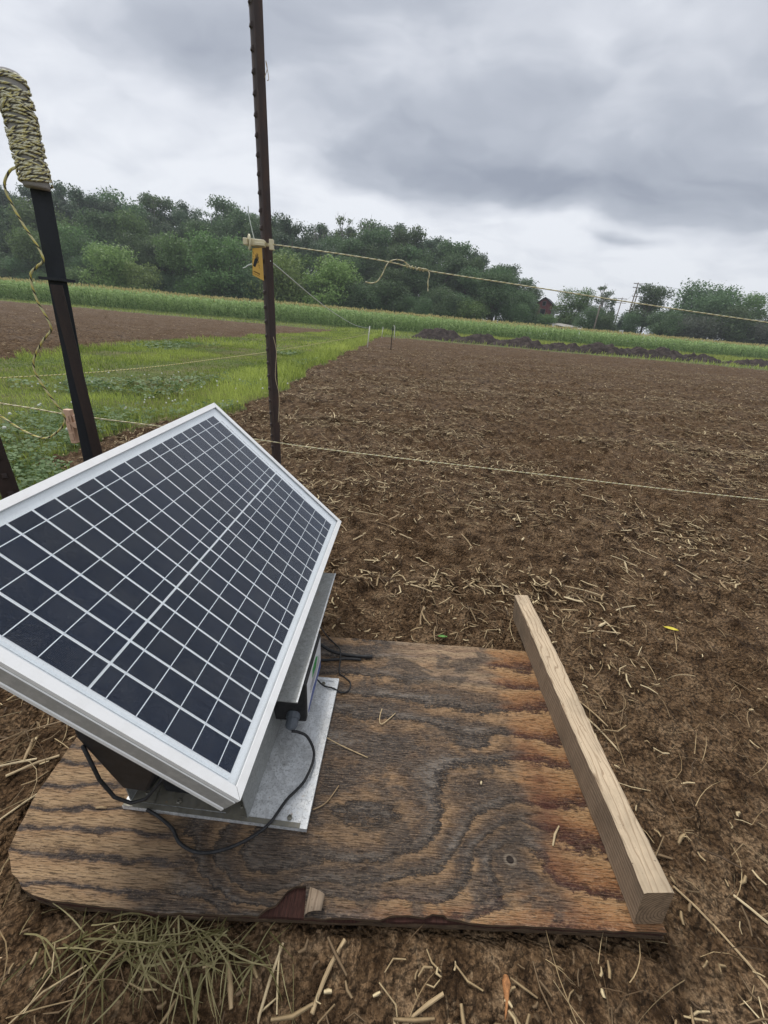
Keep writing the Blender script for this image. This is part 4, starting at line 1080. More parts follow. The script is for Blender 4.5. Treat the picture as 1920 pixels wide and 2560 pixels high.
# ------------------------------------------------------------------ plywood board (three plies) and beam
def resample(poly, step, jit, seed):
    pr = random.Random(seed); out = []
    n = len(poly)
    for i in range(n):
        a = Vector(poly[i]); b = Vector(poly[(i + 1) % n]); m_ = max(1, int((b - a).length / step))
        for k in range(m_):
            p = a.lerp(b, k / m_); out.append((p.x + pr.gauss(0, jit), p.y + pr.gauss(0, jit)))
    return out
outline = [(-0.424, 0.2325), (-0.397, 0.2295), (-0.251, 0.2270), (-0.0935, 0.2325), (0.067, 0.2385), (0.176, 0.2415), (0.4345, 0.2480),
           (0.430, 0.50), (0.424, 0.757), (0.385, 0.7565), (0.12, 0.7535), (-0.135, 0.7495), (-0.53, 0.742), (-0.530, 0.60), (-0.526, 0.451), (-0.519, 0.352), (-0.507, 0.3046), (-0.497, 0.2775), (-0.4706, 0.2538), (-0.4437, 0.2389)]
board = empty('plywood_board', (0, 0, 0), 'weathered plywood board lying flat on the soil under the solar panel', 'board')
low = MB(); low.prism(resample(outline, 0.02, 0.0006, 1), 0.0006, 0.0075); low.build('bottom_ply', MAT['plywood_edge'], board)
mid = MB(); mid.prism(resample([(x * 0.997, y + 0.0012) for x, y in outline], 0.02, 0.0008, 2), 0.0077, 0.0145); mid.build('middle_ply', MAT['plywood_core'], board)
# the face veneer is broken away in two places along the front edge
notch1 = [(-0.251, 0.2270), (-0.122, 0.2312), (-0.113, 0.2400), (-0.103, 0.2445), (-0.090, 0.2590), (-0.080, 0.2655), (-0.066, 0.2660), (-0.063, 0.2500), (-0.062, 0.2335)]
notch2 = [(0.040, 0.2375), (0.052, 0.2425), (0.080, 0.2440), (0.101, 0.2432), (0.112, 0.2470), (0.128, 0.2475), (0.131, 0.2440), (0.150, 0.2420)]
face = outline[:2] + notch1 + notch2 + outline[5:]
top = MB(); fp = resample(face, 0.012, 0.0005, 3); top.prism(fp, 0.0147, 0.0205)
n_ = len(fp); top.mi = [1, 0] + [1] * n_
top.build('face_veneer', [MAT['plywood_face'], MAT['plywood_edge']], board)
# veneer curl lifted beside the hole
cu = MB(); nn = 10
for i in range(nn):
    f = i / (nn - 1); a = f * 2.2
    rx_ = -0.062 + 0.016 * (1 - math.cos(a)) * 0.9; z_ = 0.0208 + 0.011 * math.sin(a)
    yb = 0.2345 + 0.004 * f; yt = 0.2655 - 0.010 * f
    cu.v += [(rx_, yb, z_), (rx_ + 0.002, yt, z_ * 0.96)]
for i in range(nn - 1): cu.face((2 * i, 2 * i + 2, 2 * i + 3, 2 * i + 1))
c_ = cu.build('lifted_veneer', MAT['beam_side_shaded'], board, True); md = c_.modifiers.new('t', 'SOLIDIFY'); md.thickness = 0.0012

beam = empty('timber_beam', (0, 0, 0), 'pale weathered timber beam lying along the right edge of the plywood board', 'beam')
def beam_pt(f, u, v):          # f along (0 near), u across 0..1, v up 0..1
    yb = 0.2540 + f * (0.8780 - 0.2540)
    xb = 0.3905 + f * (0.3871 - 0.3905) + u * 0.0415
    xt = 0.3801 + f * (0.3764 - 0.3801) + u * 0.0398
    x_ = xb + (xt - xb) * v; z_ = 0.0209 + 0.0795 * v
    return (x_ + 0.0012 * math.sin(f * 9 + u * 2), yb + 0.0035 * v + 0.003 * u, z_ + 0.0004 * math.sin(f * 13 + u))
bm_ = MB(); NB = 44
rsq = [(0.05, 0), (0.95, 0), (1, 0.025), (1, 0.965), (0.93, 1.0), (0.07, 1.0), (0, 0.965), (0, 0.025)]
prb = random.Random(3)
for i in range(NB):
    f = i / (NB - 1)
    for (u, v) in rsq:
        j = 0.022
        bm_.v.append(beam_pt(f, u + prb.uniform(-j, j), min(1.0, v + (prb.uniform(-0.008, 0.004) if v > 0.5 else 0))))
for i in range(NB - 1):
    for k in range(8):
        k2 = (k + 1) % 8
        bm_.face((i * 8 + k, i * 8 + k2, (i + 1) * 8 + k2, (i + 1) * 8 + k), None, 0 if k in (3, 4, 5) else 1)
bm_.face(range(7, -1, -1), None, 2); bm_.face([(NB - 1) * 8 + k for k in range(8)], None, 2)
bm_.build('timber', [MAT['beam_top_lit'], MAT['beam_side_shaded'], MAT['beam_end']], beam)

# ------------------------------------------------------------------ solar panel
Q = [Vector((-0.451, 0.990, 0.535)), Vector((-0.121, 0.984, 0.230)), Vector((-0.144, 0.272, 0.198)), Vector((-0.474, 0.277, 0.503))]
EU = (Q[1] - Q[0]); PU = EU.length; EU.normalize()
EV = (Q[3] - Q[0]); PV = EV.length; EV.normalize()
_e = EU.dot(EV)
EU, EV = (EU - EV * (_e * 0.5)).normalized(), (EV - EU * (_e * 0.5)).normalized()
EV = (EV - EU * EU.dot(EV)).normalized()
EN = EU.cross(EV).normalized()
_ctr = (Q[0] + Q[1] + Q[2] + Q[3]) / 4
Q0 = _ctr - EU * (PU / 2) - EV * (PV / 2)
panel = empty('solar_panel', (0, 0, 0), 'tilted solar panel with pale metal frame standing over the plywood board', 'solar panel')
# children live in panel space (u across, v along, n up)
if EN.z < 0: EN = -EN             # n points to the sky
PM = Matrix(((EU.x, EV.x, EN.x, Q0.x), (EU.y, EV.y, EN.y, Q0.y), (EU.z, EV.z, EN.z, Q0.z), (0, 0, 0, 1)))
def pput(o): o.matrix_local = PM @ o.matrix_local if False else PM.copy(); return o
LIP = 0.0115; DEP = 0.041
prof = [(0.0, 0.0), (LIP, 0.0), (LIP, -0.0022), (0.0025, -0.0024), (0.0025, -0.0385), (0.020, -0.0385), (0.020, -DEP), (0.0, -DEP), (0.0, -0.0355), (0.0011, -0.0345), (0.0011, -0.0325), (0.0, -0.0315), (0.0, -0.0105), (0.0011, -0.0095), (0.0011, -0.0072), (0.0, -0.0062)]
corners = [((0, 0), (1, 1)), ((PU, 0), (-1, 1)), ((PU, PV), (-1, -1)), ((0, PV), (1, -1))]
for k in range(4):
    (c0, d0), (c1, d1) = corners[k], corners[(k + 1) % 4]
    r_ = MB(); m_ = len(prof)
    gap = 0.00035
    sx = (c1[0] - c0[0]), (c1[1] - c0[1]); ln = math.hypot(*sx); sx = (sx[0] / ln * gap, sx[1] / ln * gap)
    for (c, dd, sg) in ((c0, d0, 1), (c1, d1, -1)):
        for (s, t_) in prof: r_.v.append((c[0] + dd[0] * s + sg * sx[0], c[1] + dd[1] * s + sg * sx[1], t_))
    flip = True
    for i in range(m_):
        j = (i + 1) % m_
        q = (i, j, m_ + j, m_ + i)
        r_.face(q if flip else q[::-1], None, 0 if i in (0, 1, 2, 15, 12) or i in (8, 7) else 1)  # pale bands on the outer side are painted ridge highlights
    r_.face(range(m_ - 1, -1, -1), None, 1); r_.face(range(m_, 2 * m_), None, 1)
    bmx = bmesh.new(); me = r_.mesh('frame_rail', [MAT['frame_white_lit'], MAT['frame_side_shaded']]); bmx.from_mesh(me); bmesh.ops.recalc_face_normals(bmx, faces=bmx.faces); bmx.to_mesh(me); bmx.free()
    o = bpy.data.objects.new('frame_rail', me); link(o, panel); pput(o)
bs = MB(); bs.box((0.003, 0.003, -0.0085), (PU - 0.003, PV - 0.003, -0.0055)); bso = bs.build('backsheet', MAT['backsheet'], panel); pput(bso)
gp = MB(); gp.box((0.0045, 0.0045, -0.0042), (PU - 0.0045, PV - 0.0045, -0.0026)); pput(gp.build('cover_glass', MAT['panel_glass'], panel))
CW, GAPC = 0.1979, 0.0032; U0 = 0.0265
V0, V1 = 0.0450, 0.6905; NR_ = 18; PIT = (V1 - V0 + 0.0034) / NR_; CH = PIT - 0.0034
cm_ = MB(); cm_.box((0, 0, -0.0054), (CW, CH, -0.0050)); cmesh = cm_.mesh('cell', MAT['cell'])
bb_ = MB(); bb_.box((-0.00062, -0.0008, -0.00499), (0.00062, CH + 0.0012, -0.00480)); bmesh_ = bb_.mesh('busbar', MAT['busbar'])
for ci in range(2):
    for ri in range(NR_):
        o = link(bpy.data.objects.new('cell', cmesh), panel); o.matrix_local = PM @ Matrix.Translation((U0 + ci * (CW + GAPC), V0 + ri * PIT, 0))
        for b_ in range(5):
            q = link(bpy.data.objects.new('busbar', bmesh_), o); q.location = (CW * (0.1 + 0.2 * b_), 0, 0)
# ribbon joining the strings at the near end, and small print on the far border
rb = MB(); rb.box((U0, V1 + 0.0045, -0.0054), (U0 + 2 * CW + GAPC, V1 + 0.0080, -0.0050)); pput(rb.build('ribbon', MAT['busbar'], panel))
pt = MB(); uu = U0 + 0.02; pr2 = random.Random(2)
while uu < U0 + 0.30:
    wd_ = pr2.uniform(0.001, 0.0022); pt.box((uu, 0.0335, -0.00545), (uu + wd_, 0.0335 + pr2.uniform(0.0018, 0.003), -0.00535)); uu += wd_ + pr2.choice([0.0006, 0.0006, 0.0008, 0.003])
pput(pt.build('print', MAT['print_grey'], panel))

# ------------------------------------------------------------------ galvanised stand, battery, energiser
stand = empty('panel_stand', (0, 0, 0), 'galvanised sheet metal stand under the solar panel on the plywood board', 'stand')
bp = MB(); bp.hexa([(-0.372, 0.340, 0.0212), (-0.0785, 0.329, 0.0212), (-0.068, 0.616, 0.0212), (-0.366, 0.622, 0.0212), (-0.372, 0.340, 0.0285), (-0.0785, 0.329, 0.0285), (-0.068, 0.616, 0.0285), (-0.366, 0.622, 0.0285)])
bp.build('base_plate', MAT['galvanised'], stand)
lp = MB(); lp.hexa([(-0.0895, 0.3295, 0.0287), (-0.0785, 0.329, 0.0287), (-0.068, 0.616, 0.0287), (-0.079, 0.6162, 0.0287), (-0.0895, 0.3295, 0.0300), (-0.0785, 0.329, 0.0300), (-0.068, 0.616, 0.0300), (-0.079, 0.6162, 0.0300)])
lp.build('folded_edge', MAT['galvanised'], stand)
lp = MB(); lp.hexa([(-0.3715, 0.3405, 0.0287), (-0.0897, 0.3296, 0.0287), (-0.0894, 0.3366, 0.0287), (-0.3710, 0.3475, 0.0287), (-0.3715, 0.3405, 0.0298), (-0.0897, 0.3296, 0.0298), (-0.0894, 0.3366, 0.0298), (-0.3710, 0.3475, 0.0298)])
lp.build('folded_edge', MAT['galvanised_dirty_shaded'], stand)
lp = MB(); lp.hexa([(-0.365, 0.6145, 0.0287), (-0.0795, 0.6080, 0.0287), (-0.0792, 0.6158, 0.0287), (-0.365, 0.6215, 0.0287), (-0.365, 0.6145, 0.0298), (-0.0795, 0.6080, 0.0298), (-0.0792, 0.6158, 0.0298), (-0.365, 0.6215, 0.0298)])
lp.build('folded_edge', MAT['galvanised'], stand)
# added inner floor sheet, grime and under-panel shade put into its colour
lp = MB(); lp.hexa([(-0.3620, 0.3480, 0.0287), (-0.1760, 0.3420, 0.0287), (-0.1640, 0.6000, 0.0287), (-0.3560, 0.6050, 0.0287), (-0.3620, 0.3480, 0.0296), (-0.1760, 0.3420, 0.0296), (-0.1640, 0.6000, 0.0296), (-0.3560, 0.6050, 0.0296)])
lp.build('floor_shade_sheet', MAT['galvanised_dirty_shaded'], stand)
# upright right wall with its foot flange
wl = MB(); wl.hexa([(-0.1735, 0.338, 0.030), (-0.1720, 0.338, 0.030), (-0.1600, 0.596, 0.030), (-0.1615, 0.596, 0.030), (-0.1945, 0.352, 0.163), (-0.1930, 0.352, 0.163), (-0.1790, 0.600, 0.163), (-0.1805, 0.600, 0.163)])
wl.build('side_wall', MAT['galvanised_dull'], stand)
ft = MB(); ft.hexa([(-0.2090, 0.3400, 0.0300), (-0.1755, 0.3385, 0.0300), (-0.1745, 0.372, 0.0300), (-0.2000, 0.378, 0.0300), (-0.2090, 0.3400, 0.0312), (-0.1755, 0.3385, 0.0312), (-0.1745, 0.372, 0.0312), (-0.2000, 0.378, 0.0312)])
ft.build('foot_flange', MAT['galvanised_dirty_shaded'], stand)
wl = MB(); wl.hexa([(-0.3640, 0.348, 0.030), (-0.3622, 0.348, 0.030), (-0.3560, 0.610, 0.030), (-0.3578, 0.610, 0.030), (-0.3850, 0.360, 0.335), (-0.3832, 0.360, 0.335), (-0.3760, 0.610, 0.340), (-0.3778, 0.610, 0.340)])
wl.build('side_wall', MAT['galvanised_dull'], stand)
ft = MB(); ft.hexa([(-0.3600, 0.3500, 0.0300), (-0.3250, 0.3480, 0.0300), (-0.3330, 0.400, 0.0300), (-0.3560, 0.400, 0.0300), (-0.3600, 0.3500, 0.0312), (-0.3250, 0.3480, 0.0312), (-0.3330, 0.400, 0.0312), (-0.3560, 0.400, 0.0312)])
ft.build('foot_flange', MAT['galvanised_dirty_shaded'], stand)
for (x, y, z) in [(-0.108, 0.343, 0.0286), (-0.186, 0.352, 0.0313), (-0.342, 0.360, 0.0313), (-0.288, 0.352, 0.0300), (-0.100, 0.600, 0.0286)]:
    s_ = MB(); s_.lathe([(0.0042, 0.0), (0.0042, 0.0022), (0.0025, 0.0030), (0.0018, 0.0012)], 6, Matrix.Translation((x, y, z))); s_.build('screw', MAT['galvanised_dirty_shaded'], stand)
# sheet roof over the energiser, carried by two struts
rf = MB(); rf.hexa([(-0.275, 0.455, 0.1545), (-0.1185, 0.4505, 0.1535), (-0.1095, 0.830, 0.1555), (-0.275, 0.830, 0.1565), (-0.275, 0.455, 0.1563), (-0.1185, 0.4505, 0.1553), (-0.1095, 0.830, 0.1573), (-0.275, 0.830, 0.1583)])
rf.build('roof_sheet', MAT['galvanised_dull'], stand)
rl = MB(); rl.hexa([(-0.1215, 0.4506, 0.1555), (-0.1185, 0.4505, 0.1555), (-0.1095, 0.830, 0.1575), (-0.1125, 0.830, 0.1575), (-0.1215, 0.4506, 0.1566), (-0.1185, 0.4505, 0.1566), (-0.1095, 0.830, 0.1586), (-0.1125, 0.830, 0.1586)])
rl.build('folded_edge', MAT['galvanised'], stand)
# bracing from the plate up to the panel back
for y in (0.40, 0.58):
    br = MB(); br.hexa([(-0.340, y, 0.030), (-0.316, y, 0.030), (-0.316, y + 0.002, 0.030), (-0.340, y + 0.002, 0.030), (-0.352, y, 0.322), (-0.328, y, 0.300), (-0.328, y + 0.002, 0.300), (-0.352, y + 0.002, 0.322)]); br.build('brace', MAT['galvanised_dull'], stand)

bat = empty('battery', (0, 0, 0.0287), 'black battery block sitting inside the metal stand under the panel', 'battery')
b_ = MB(); b_.hexa([(-0.318, 0.364, 0.0015), (-0.222, 0.360, 0.0015), (-0.214, 0.560, 0.0015), (-0.318, 0.560, 0.0015), (-0.330, 0.372, 0.085), (-0.216, 0.367, 0.085), (-0.208, 0.560, 0.085), (-0.326, 0.560, 0.085)]); b_.build('case', MAT['black_plastic'], bat, bevel=0.004)
for x in (-0.30, -0.24):
    tt = MB(); tt.lathe([(0.007, 0), (0.007, 0.010), (0.004, 0.012)], 10, Matrix.Translation((x, 0.40, 0.085))); tt.build('terminal', MAT['galvanised_dull'], bat)

jb = empty('junction_pouch', (0, 0, 0), 'black plastic pouch hanging below the near left side of the panel', 'pouch')
b_ = MB(); b_.add([(-0.360, 0.338, 0.078), (-0.318, 0.333, 0.082), (-0.300, 0.400, 0.082), (-0.352, 0.405, 0.078), (-0.392, 0.330, 0.205), (-0.262, 0.326, 0.205), (-0.262, 0.420, 0.195), (-0.392, 0.420, 0.205), (-0.392, 0.335, 0.33), (-0.268, 0.331, 0.222), (-0.268, 0.420, 0.215), (-0.392, 0.420, 0.33)],
     [(0, 3, 2, 1), (0, 1, 5, 4), (1, 2, 6, 5), (2, 3, 7, 6), (3, 0, 4, 7), (4, 5, 9, 8), (5, 6, 10, 9), (6, 7, 11, 10), (7, 4, 8, 11), (8, 9, 10, 11)])
b_.build('body', MAT['black_plastic'], jb, bevel=0.006)
lc = MB(); lc.tube([(-0.385, 0.330, 0.19), (-0.377, 0.327, 0.12), (-0.362, 0.325, 0.082), (-0.340, 0.325, 0.070), (-0.318, 0.328, 0.078), (-0.298, 0.336, 0.105), (-0.275, 0.345, 0.14)], 0.0026, 7); lc.build('cable_loop', MAT['black_rubber'], jb, True)

en = empty('fence_energiser', (0, 0, 0), 'black fence energiser box with white green and blue sticker under the sheet roof', 'energiser')
b_ = MB(); b_.hexa([(-0.245, 0.486, 0.058), (-0.1125, 0.486, 0.058), (-0.1095, 0.625, 0.058), (-0.245, 0.625, 0.058), (-0.245, 0.490, 0.1515), (-0.1135, 0.490, 0.1515), (-0.1105, 0.622, 0.1515), (-0.245, 0.622, 0.1515)])
b_.build('case', MAT['black_rubber'], en, bevel=0.003)
hg = MB(); hg.box((-0.235, 0.50, 0.0302), (-0.165, 0.61, 0.0577)); hg.build('mounting_block', MAT['black_plastic'], en)
def on_side(y, z, off=0.0004):      # a point on the right face of the case
    f = (z - 0.058) / 0.0935; g = (y - 0.486) / 0.139
    return (-0.1125 + 0.003 * g - 0.001 * f + off, y, z)
def sticker(name, poly, matn, off):
    s_ = MB(); n2_ = len(poly); s_.v = [on_side(y, z, off) for y, z in poly] + [on_side(y, z, off + 0.0003) for y, z in poly]
    s_.face(range(n2_ - 1, -1, -1)); s_.face(range(n2_, 2 * n2_))
    for i in range(n2_): s_.face((i, (i + 1) % n2_, n2_ + (i + 1) % n2_, n2_ + i))
    return s_.build(name, MAT[matn], stk_parent)
stk_parent = en
stk_parent = sticker('sticker', [(0.496, 0.063), (0.615, 0.063), (0.615, 0.146), (0.496, 0.146)], 'sticker_white', 0.0004)
sticker('blue_band', [(0.500, 0.066), (0.612, 0.066), (0.612, 0.084), (0.575, 0.080), (0.540, 0.086), (0.500, 0.074)], 'sticker_blue', 0.0009)
sticker('green_mark', [(0.535, 0.118), (0.565, 0.114), (0.585, 0.124), (0.57, 0.138), (0.54, 0.136)], 'sticker_green', 0.0009)
for i in range(3): sticker('text_line', [(0.52, 0.096 + i * 0.007), (0.60, 0.096 + i * 0.007), (0.60, 0.0985 + i * 0.007), (0.52, 0.0985 + i * 0.007)], 'print_grey', 0.0009)
mt = Matrix.Translation((-0.1365, 0.487, 0.074)) @ Matrix.Rotation(math.radians(112), 4, 'X')
gd = MB(); gd.lathe([(0.013, -0.004), (0.013, 0.006), (0.0112, 0.007), (0.0112, 0.018), (0.0085, 0.023), (0.0045, 0.025)], 12, mt); gd.build('cable_gland', MAT['gland_grey'], en)

def smooth_path(pts, n=6):
    P_ = [Vector(p) for p in pts]; out = []
    for i in range(len(P_) - 1):
        p0 = P_[max(i - 1, 0)]; p1 = P_[i]; p2 = P_[i + 1]; p3 = P_[min(i + 2, len(P_) - 1)]
        for k in range(n):
            t_ = k / n
            out.append(0.5 * ((2 * p1) + (p2 - p0) * t_ + (2 * p0 - 5 * p1 + 4 * p2 - p3) * t_ * t_ + (3 * p1 - p0 - 3 * p2 + p3) * t_ ** 3))
    out.append(P_[-1]); return out
def cable(name, pts, r, matn, label, cat='cable', group=None, sides=8, n=6):
    m_ = MB(); m_.tube(smooth_path(pts, n), r, sides); return tag(m_.build(name, MAT[matn], None, True), label, cat, group)
cable('power_cable', [(-0.134, 0.462, 0.064), (-0.122, 0.464, 0.060), (-0.1045, 0.462, 0.050), (-0.088, 0.436, 0.042), (-0.096, 0.396, 0.036), (-0.119, 0.364, 0.035), (-0.140, 0.326, 0.034), (-0.181, 0.302, 0.0265), (-0.224, 0.2915, 0.0243), (-0.260, 0.300, 0.0243), (-0.282, 0.318, 0.0243), (-0.312, 0.332, 0.026), (-0.330, 0.3355, 0.034)], 0.0024, 'black_rubber', 'black cable looping from the energiser over the board below the panel')
cable('lead_cable', [(-0.170, 0.705, 0.055), (-0.135, 0.705, 0.042), (-0.098, 0.694, 0.030), (-0.060, 0.689, 0.0262), (-0.020, 0.689, 0.026), (0.001, 0.691, 0.026)], [0.0038] * 25 + [0.0046] * 6, 'black_rubber', 'thick black lead ending on the bare board behind the stand')
cable('lead_cable', [(-0.170, 0.665, 0.035), (-0.125, 0.667, 0.026), (-0.085, 0.674, 0.0245), (-0.056, 0.6795, 0.0245), (-0.025, 0.6795, 0.0245)], 0.0033, 'black_rubber', 'second black lead just in front of the thick lead behind the stand')
cable('thin_wire', [(-0.140, 0.775, 0.030), (-0.117, 0.7485, 0.0228), (-0.090, 0.722, 0.0226), (-0.078, 0.700, 0.0322), (-0.0735, 0.677, 0.0290), (-0.071, 0.640, 0.0226), (-0.058, 0.628, 0.0226), (-0.043, 0.614, 0.0226), (-0.044, 0.594, 0.0226), (-0.058, 0.585, 0.0240), (-0.076, 0.587, 0.0325), (-0.100, 0.593, 0.0325), (-0.120, 0.600, 0.050)], 0.0016, 'black_rubber', 'thin dark wire curling over the board at the right of the stand', sides=6)
for (pts, lab) in [([(-0.072, 0.478, 0.030), (-0.045, 0.470, 0.024), (0.008, 0.452, 0.0222)], 'thin dry straw sticking out from the right side of the stand'),
                   ([(0.030, 0.556, 0.0218), (0.026, 0.535, 0.022), (0.031, 0.520, 0.0235), (0.058, 0.548, 0.022)], 'bent dry straw lying alone on the middle of the board'),
                   ([(-0.075, 0.36, 0.0225), (-0.055, 0.372, 0.023), (-0.038, 0.40, 0.0225)], 'thin dry straw beside the front right corner of the stand')]:
    cable('straw', pts, 0.0011, 'stalk', lab, 'straw', None, 5, 4)
for (x, y, a, L_, lab) in [(-0.432, 0.395, -0.6, 0.02, 'short pale straw on the left end of the board'), (-0.405, 0.338, 0.05, 0.016, 'tiny pale chip on the left end of the board'), (0.319, 0.352, 0.95, 0.035, 'curled brown straw on the board beside the beam'), (0.212, 0.424, 1.2, 0.006, 'small pale seed on the board near the beam')]:
    s_ = MB(); s_.tube([(-L_ / 2, 0, 0), (0, L_ * 0.06, 0.0006), (L_ / 2, 0, 0)], [0.0014, 0.0019, 0.0012], 6); o = s_.build('straw', MAT['stalk'], None, True, loc=(x, y, 0.0223)); o.rotation_euler = (0, 0, a); tag(o, lab, 'straw')

# ------------------------------------------------------------------ fence posts
def t_post(name, x, y, z0, z1, ang, matn, label, fl=0.036, stem=0.038, lean=(0, 0), studs=True, number=False):
    """T section: flange faces direction ang, stem runs behind it; studs along the flange"""
    e = empty(name, (x, y, 0), label, 'fence post')
    sec = [(-0.004, -fl / 2), (0.0, -fl / 2), (0.002, -fl / 4), (0.003, 0.0), (0.002, fl / 4), (0.0, fl / 2), (-0.004, fl / 2), (-0.0045, 0.0032), (-stem, 0.0022), (-stem, -0.0022), (-0.0045, -0.0032)]
    ca, sa = math.cos(ang), math.sin(ang)
    m_ = MB(); n = 24; k = len(sec); pr = random.Random(int(x * 100) + 5)
    for i in range(n):
        f = i / (n - 1); z = z0 + (z1 - z0) * f
        for (a, b) in sec:
            a += pr.gauss(0, 0.0002); b += pr.gauss(0, 0.0002)
            m_.v.append((a * ca - b * sa + lean[0] * (z - z0), a * sa + b * ca + lean[1] * (z - z0), z))
    for i in range(n - 1):
        for j in range(k):
            j2 = (j + 1) % k; m_.face((i * k + j, i * k + j2, (i + 1) * k + j2, (i + 1) * k + j))
    m_.face(range(k - 1, -1, -1)); m_.face([(n - 1) * k + j for j in range(k)])
    m_.build('shaft', MAT[matn], e)
    if studs:
        z = z0 + 0.10; sm = MB(); sm.add([(0.0015, -0.007, -0.007), (0.0015, 0.007, -0.007), (0.0015, 0.006, 0.009), (0.0015, -0.006, 0.009), (0.0085, -0.005, -0.003), (0.0085, 0.005, -0.003), (0.0065, 0.004, 0.006), (0.0065, -0.004, 0.006)], [(4, 5, 6, 7), (0, 1, 5, 4), (1, 2, 6, 5), (2, 3, 7, 6), (3, 0, 4, 7)])
        sme = sm.mesh('stud', MAT[matn])
        while z < z1 - 0.03:
            o = link(bpy.data.objects.new('stud', sme), e); o.location = (lean[0] * (z - z0) + 0.001 * ca, lean[1] * (z - z0) + 0.001 * sa, z); o.rotation_euler = (0, 0, ang); z += 0.054
    return e
rust = t_post('steel_post', -0.556, 1.80, -0.25, 1.86, math.radians(222), 'post_brown', 'tall rusty brown studded steel post behind the far end of the panel')
# painted number near its top, on the flange face
def stroke(parent, pts, wd, R_, matn):
    m_ = MB()
    for a, b in zip(pts[:-1], pts[1:]):
        a = Vector((0, a[0], a[1])); b = Vector((0, b[0], b[1])); dr = (b - a).normalized(); nn_ = Vector((0, -dr.z, dr.y)) * wd / 2
        q = [a - nn_, b - nn_, b + nn_, a + nn_]; m_.hexa([R_ @ (v + Vector((0.0034, 0, 0))) for v in q] + [R_ @ (v + Vector((0.0040, 0, 0))) for v in q])
    return m_.build('painted_mark', MAT[matn], parent)
R_ = Matrix.Rotation(math.radians(222), 4, 'Z')
R0 = Matrix.Translation((0, 0, 1.628)) @ R_
stroke(rust, [(-0.0125, -0.004), (-0.0125, 0.025)], 0.003, R0, 'foam_grey')
stroke(rust, [(0.0035, -0.002), (-0.0035, 0.004), (-0.0035, 0.020), (0.0035, 0.026), (0.0095, 0.020), (0.0095, 0.004), (0.0035, -0.002)], 0.0028, R0, 'foam_grey')
# withered tendrils clinging to the post
for (pts, lab) in [([(-0.520, 1.782, 0.30), (-0.512, 1.785, 0.42), (-0.524, 1.780, 0.50), (-0.516, 1.784, 0.60), (-0.526, 1.782, 0.66)], 'withered tendril clinging low on the tall rusty post'),
                   ([(-0.520, 1.79, 1.455), (-0.510, 1.79, 1.478), (-0.514, 1.79, 1.495), (-0.506, 1.79, 1.455), (-0.512, 1.79, 1.448)], 'small curled tendril high on the tall rusty post')]:
    cable('tendril', pts, 0.0011, 'stalk', lab, 'vine', None, 5)

black = t_post('steel_post', -1.062, 1.262, -0.25, 1.05, math.radians(-62), 'post_black', 'black steel post with rope wound about its top at left', fl=0.044, stem=0.040, lean=(0.07, 0.0), studs=False)
strap = MB(); strap.box((0.043, -0.030, 0.783), (0.103, 0.030, 0.790)); strap.build('strap', MAT['post_black'], black)
brown2 = t_post('steel_post', -0.973, 1.225, -0.25, 0.772, math.radians(-70), 'post_brown_dark', 'shorter dark brown steel post strapped in front of the black post', fl=0.028, stem=0.026, lean=(0.005, 0.0), studs=False)
lpost = t_post('steel_post', -1.062, 0.985, -0.25, 0.52, math.radians(-40), 'post_brown_dark', 'short dark brown steel post cut by the left edge of the picture', fl=0.040, stem=0.040, lean=(0.0, 0.0))

# rope wound about a foam sleeve on the black post
wrap = empty('rope_winding', (-0.973, 1.25, 0.0), 'yellow and black rope wound round a grey sleeve on top of the black post', 'rope')
sl = MB(); sl.lathe([(0.0275, 0.992), (0.0290, 0.998), (0.0290, 1.19), (0.0265, 1.205), (0.020, 1.213), (0.008, 1.216)], 24); sl.build('sleeve', MAT['foam_grey'], wrap, True)
wm = MB(); prw = random.Random(9)
for k in range(36):
    za = 1.006 + 0.192 * ((k * 0.618 + 0.1) % 1.0); sl_ = prw.choice([0.012, 0.055, 0.065, 0.05, -0.05, 0.010, 0.06]); turns = prw.uniform(1.2, 2.2) if abs(sl_) < 0.02 else prw.uniform(0.9, 1.5)
    pts = []; a0 = prw.uniform(0, 6.28); nst = int(turns * 22)
    for i in range(nst):
        f = i / (nst - 1); a = a0 + f * turns * 6.283; z = za + sl_ * turns * (f - 0.5) + 0.004 * math.sin(f * 14 + k)
        z = min(max(z, 1.003), 1.204); rr = 0.0315 + 0.0013 * (k % 3)
        if z > 1.19: rr -= (z - 1.19) * 0.35
        pts.append((math.cos(a) * rr, math.sin(a) * rr, z))
    wm.tube(pts, 0.0025, 6)
wm.build('windings', MAT['rope_wound'], wrap, True)
tl = [(-1.002, 1.235, 1.030), (-1.020, 1.230, 1.018), (-1.044, 1.232, 0.988), (-1.038, 1.235, 0.945), (-1.020, 1.235, 0.90), (-1.001, 1.236, 0.862), (-0.995, 1.236, 0.830), (-1.020, 1.236, 0.812), (-1.044, 1.236, 0.788), (-1.044, 1.236, 0.730), (-1.030, 1.236, 0.690), (-1.025, 1.237, 0.655), (-1.056, 1.237, 0.625), (-1.092, 1.238, 0.585), (-1.112, 1.238, 0.550), (-1.112, 1.239, 0.515), (-1.098, 1.239, 0.478), (-1.079, 1.240, 0.435), (-1.064, 1.241, 0.404), (-1.0655, 1.241, 0.378), (-1.094, 1.24, 0.345), (-1.150, 1.24, 0.315), (-1.214, 1.24, 0.335), (-1.280, 1.24, 0.382), (-1.36, 1.24, 0.43)]
tm_ = MB(); tm_.tube([Vector(p) - Vector((-0.973, 1.25, 0)) for p in smooth_path(tl, 6)], 0.0030, 8); tm_.build('loose_end', MAT['rope_yellow'], wrap, True)

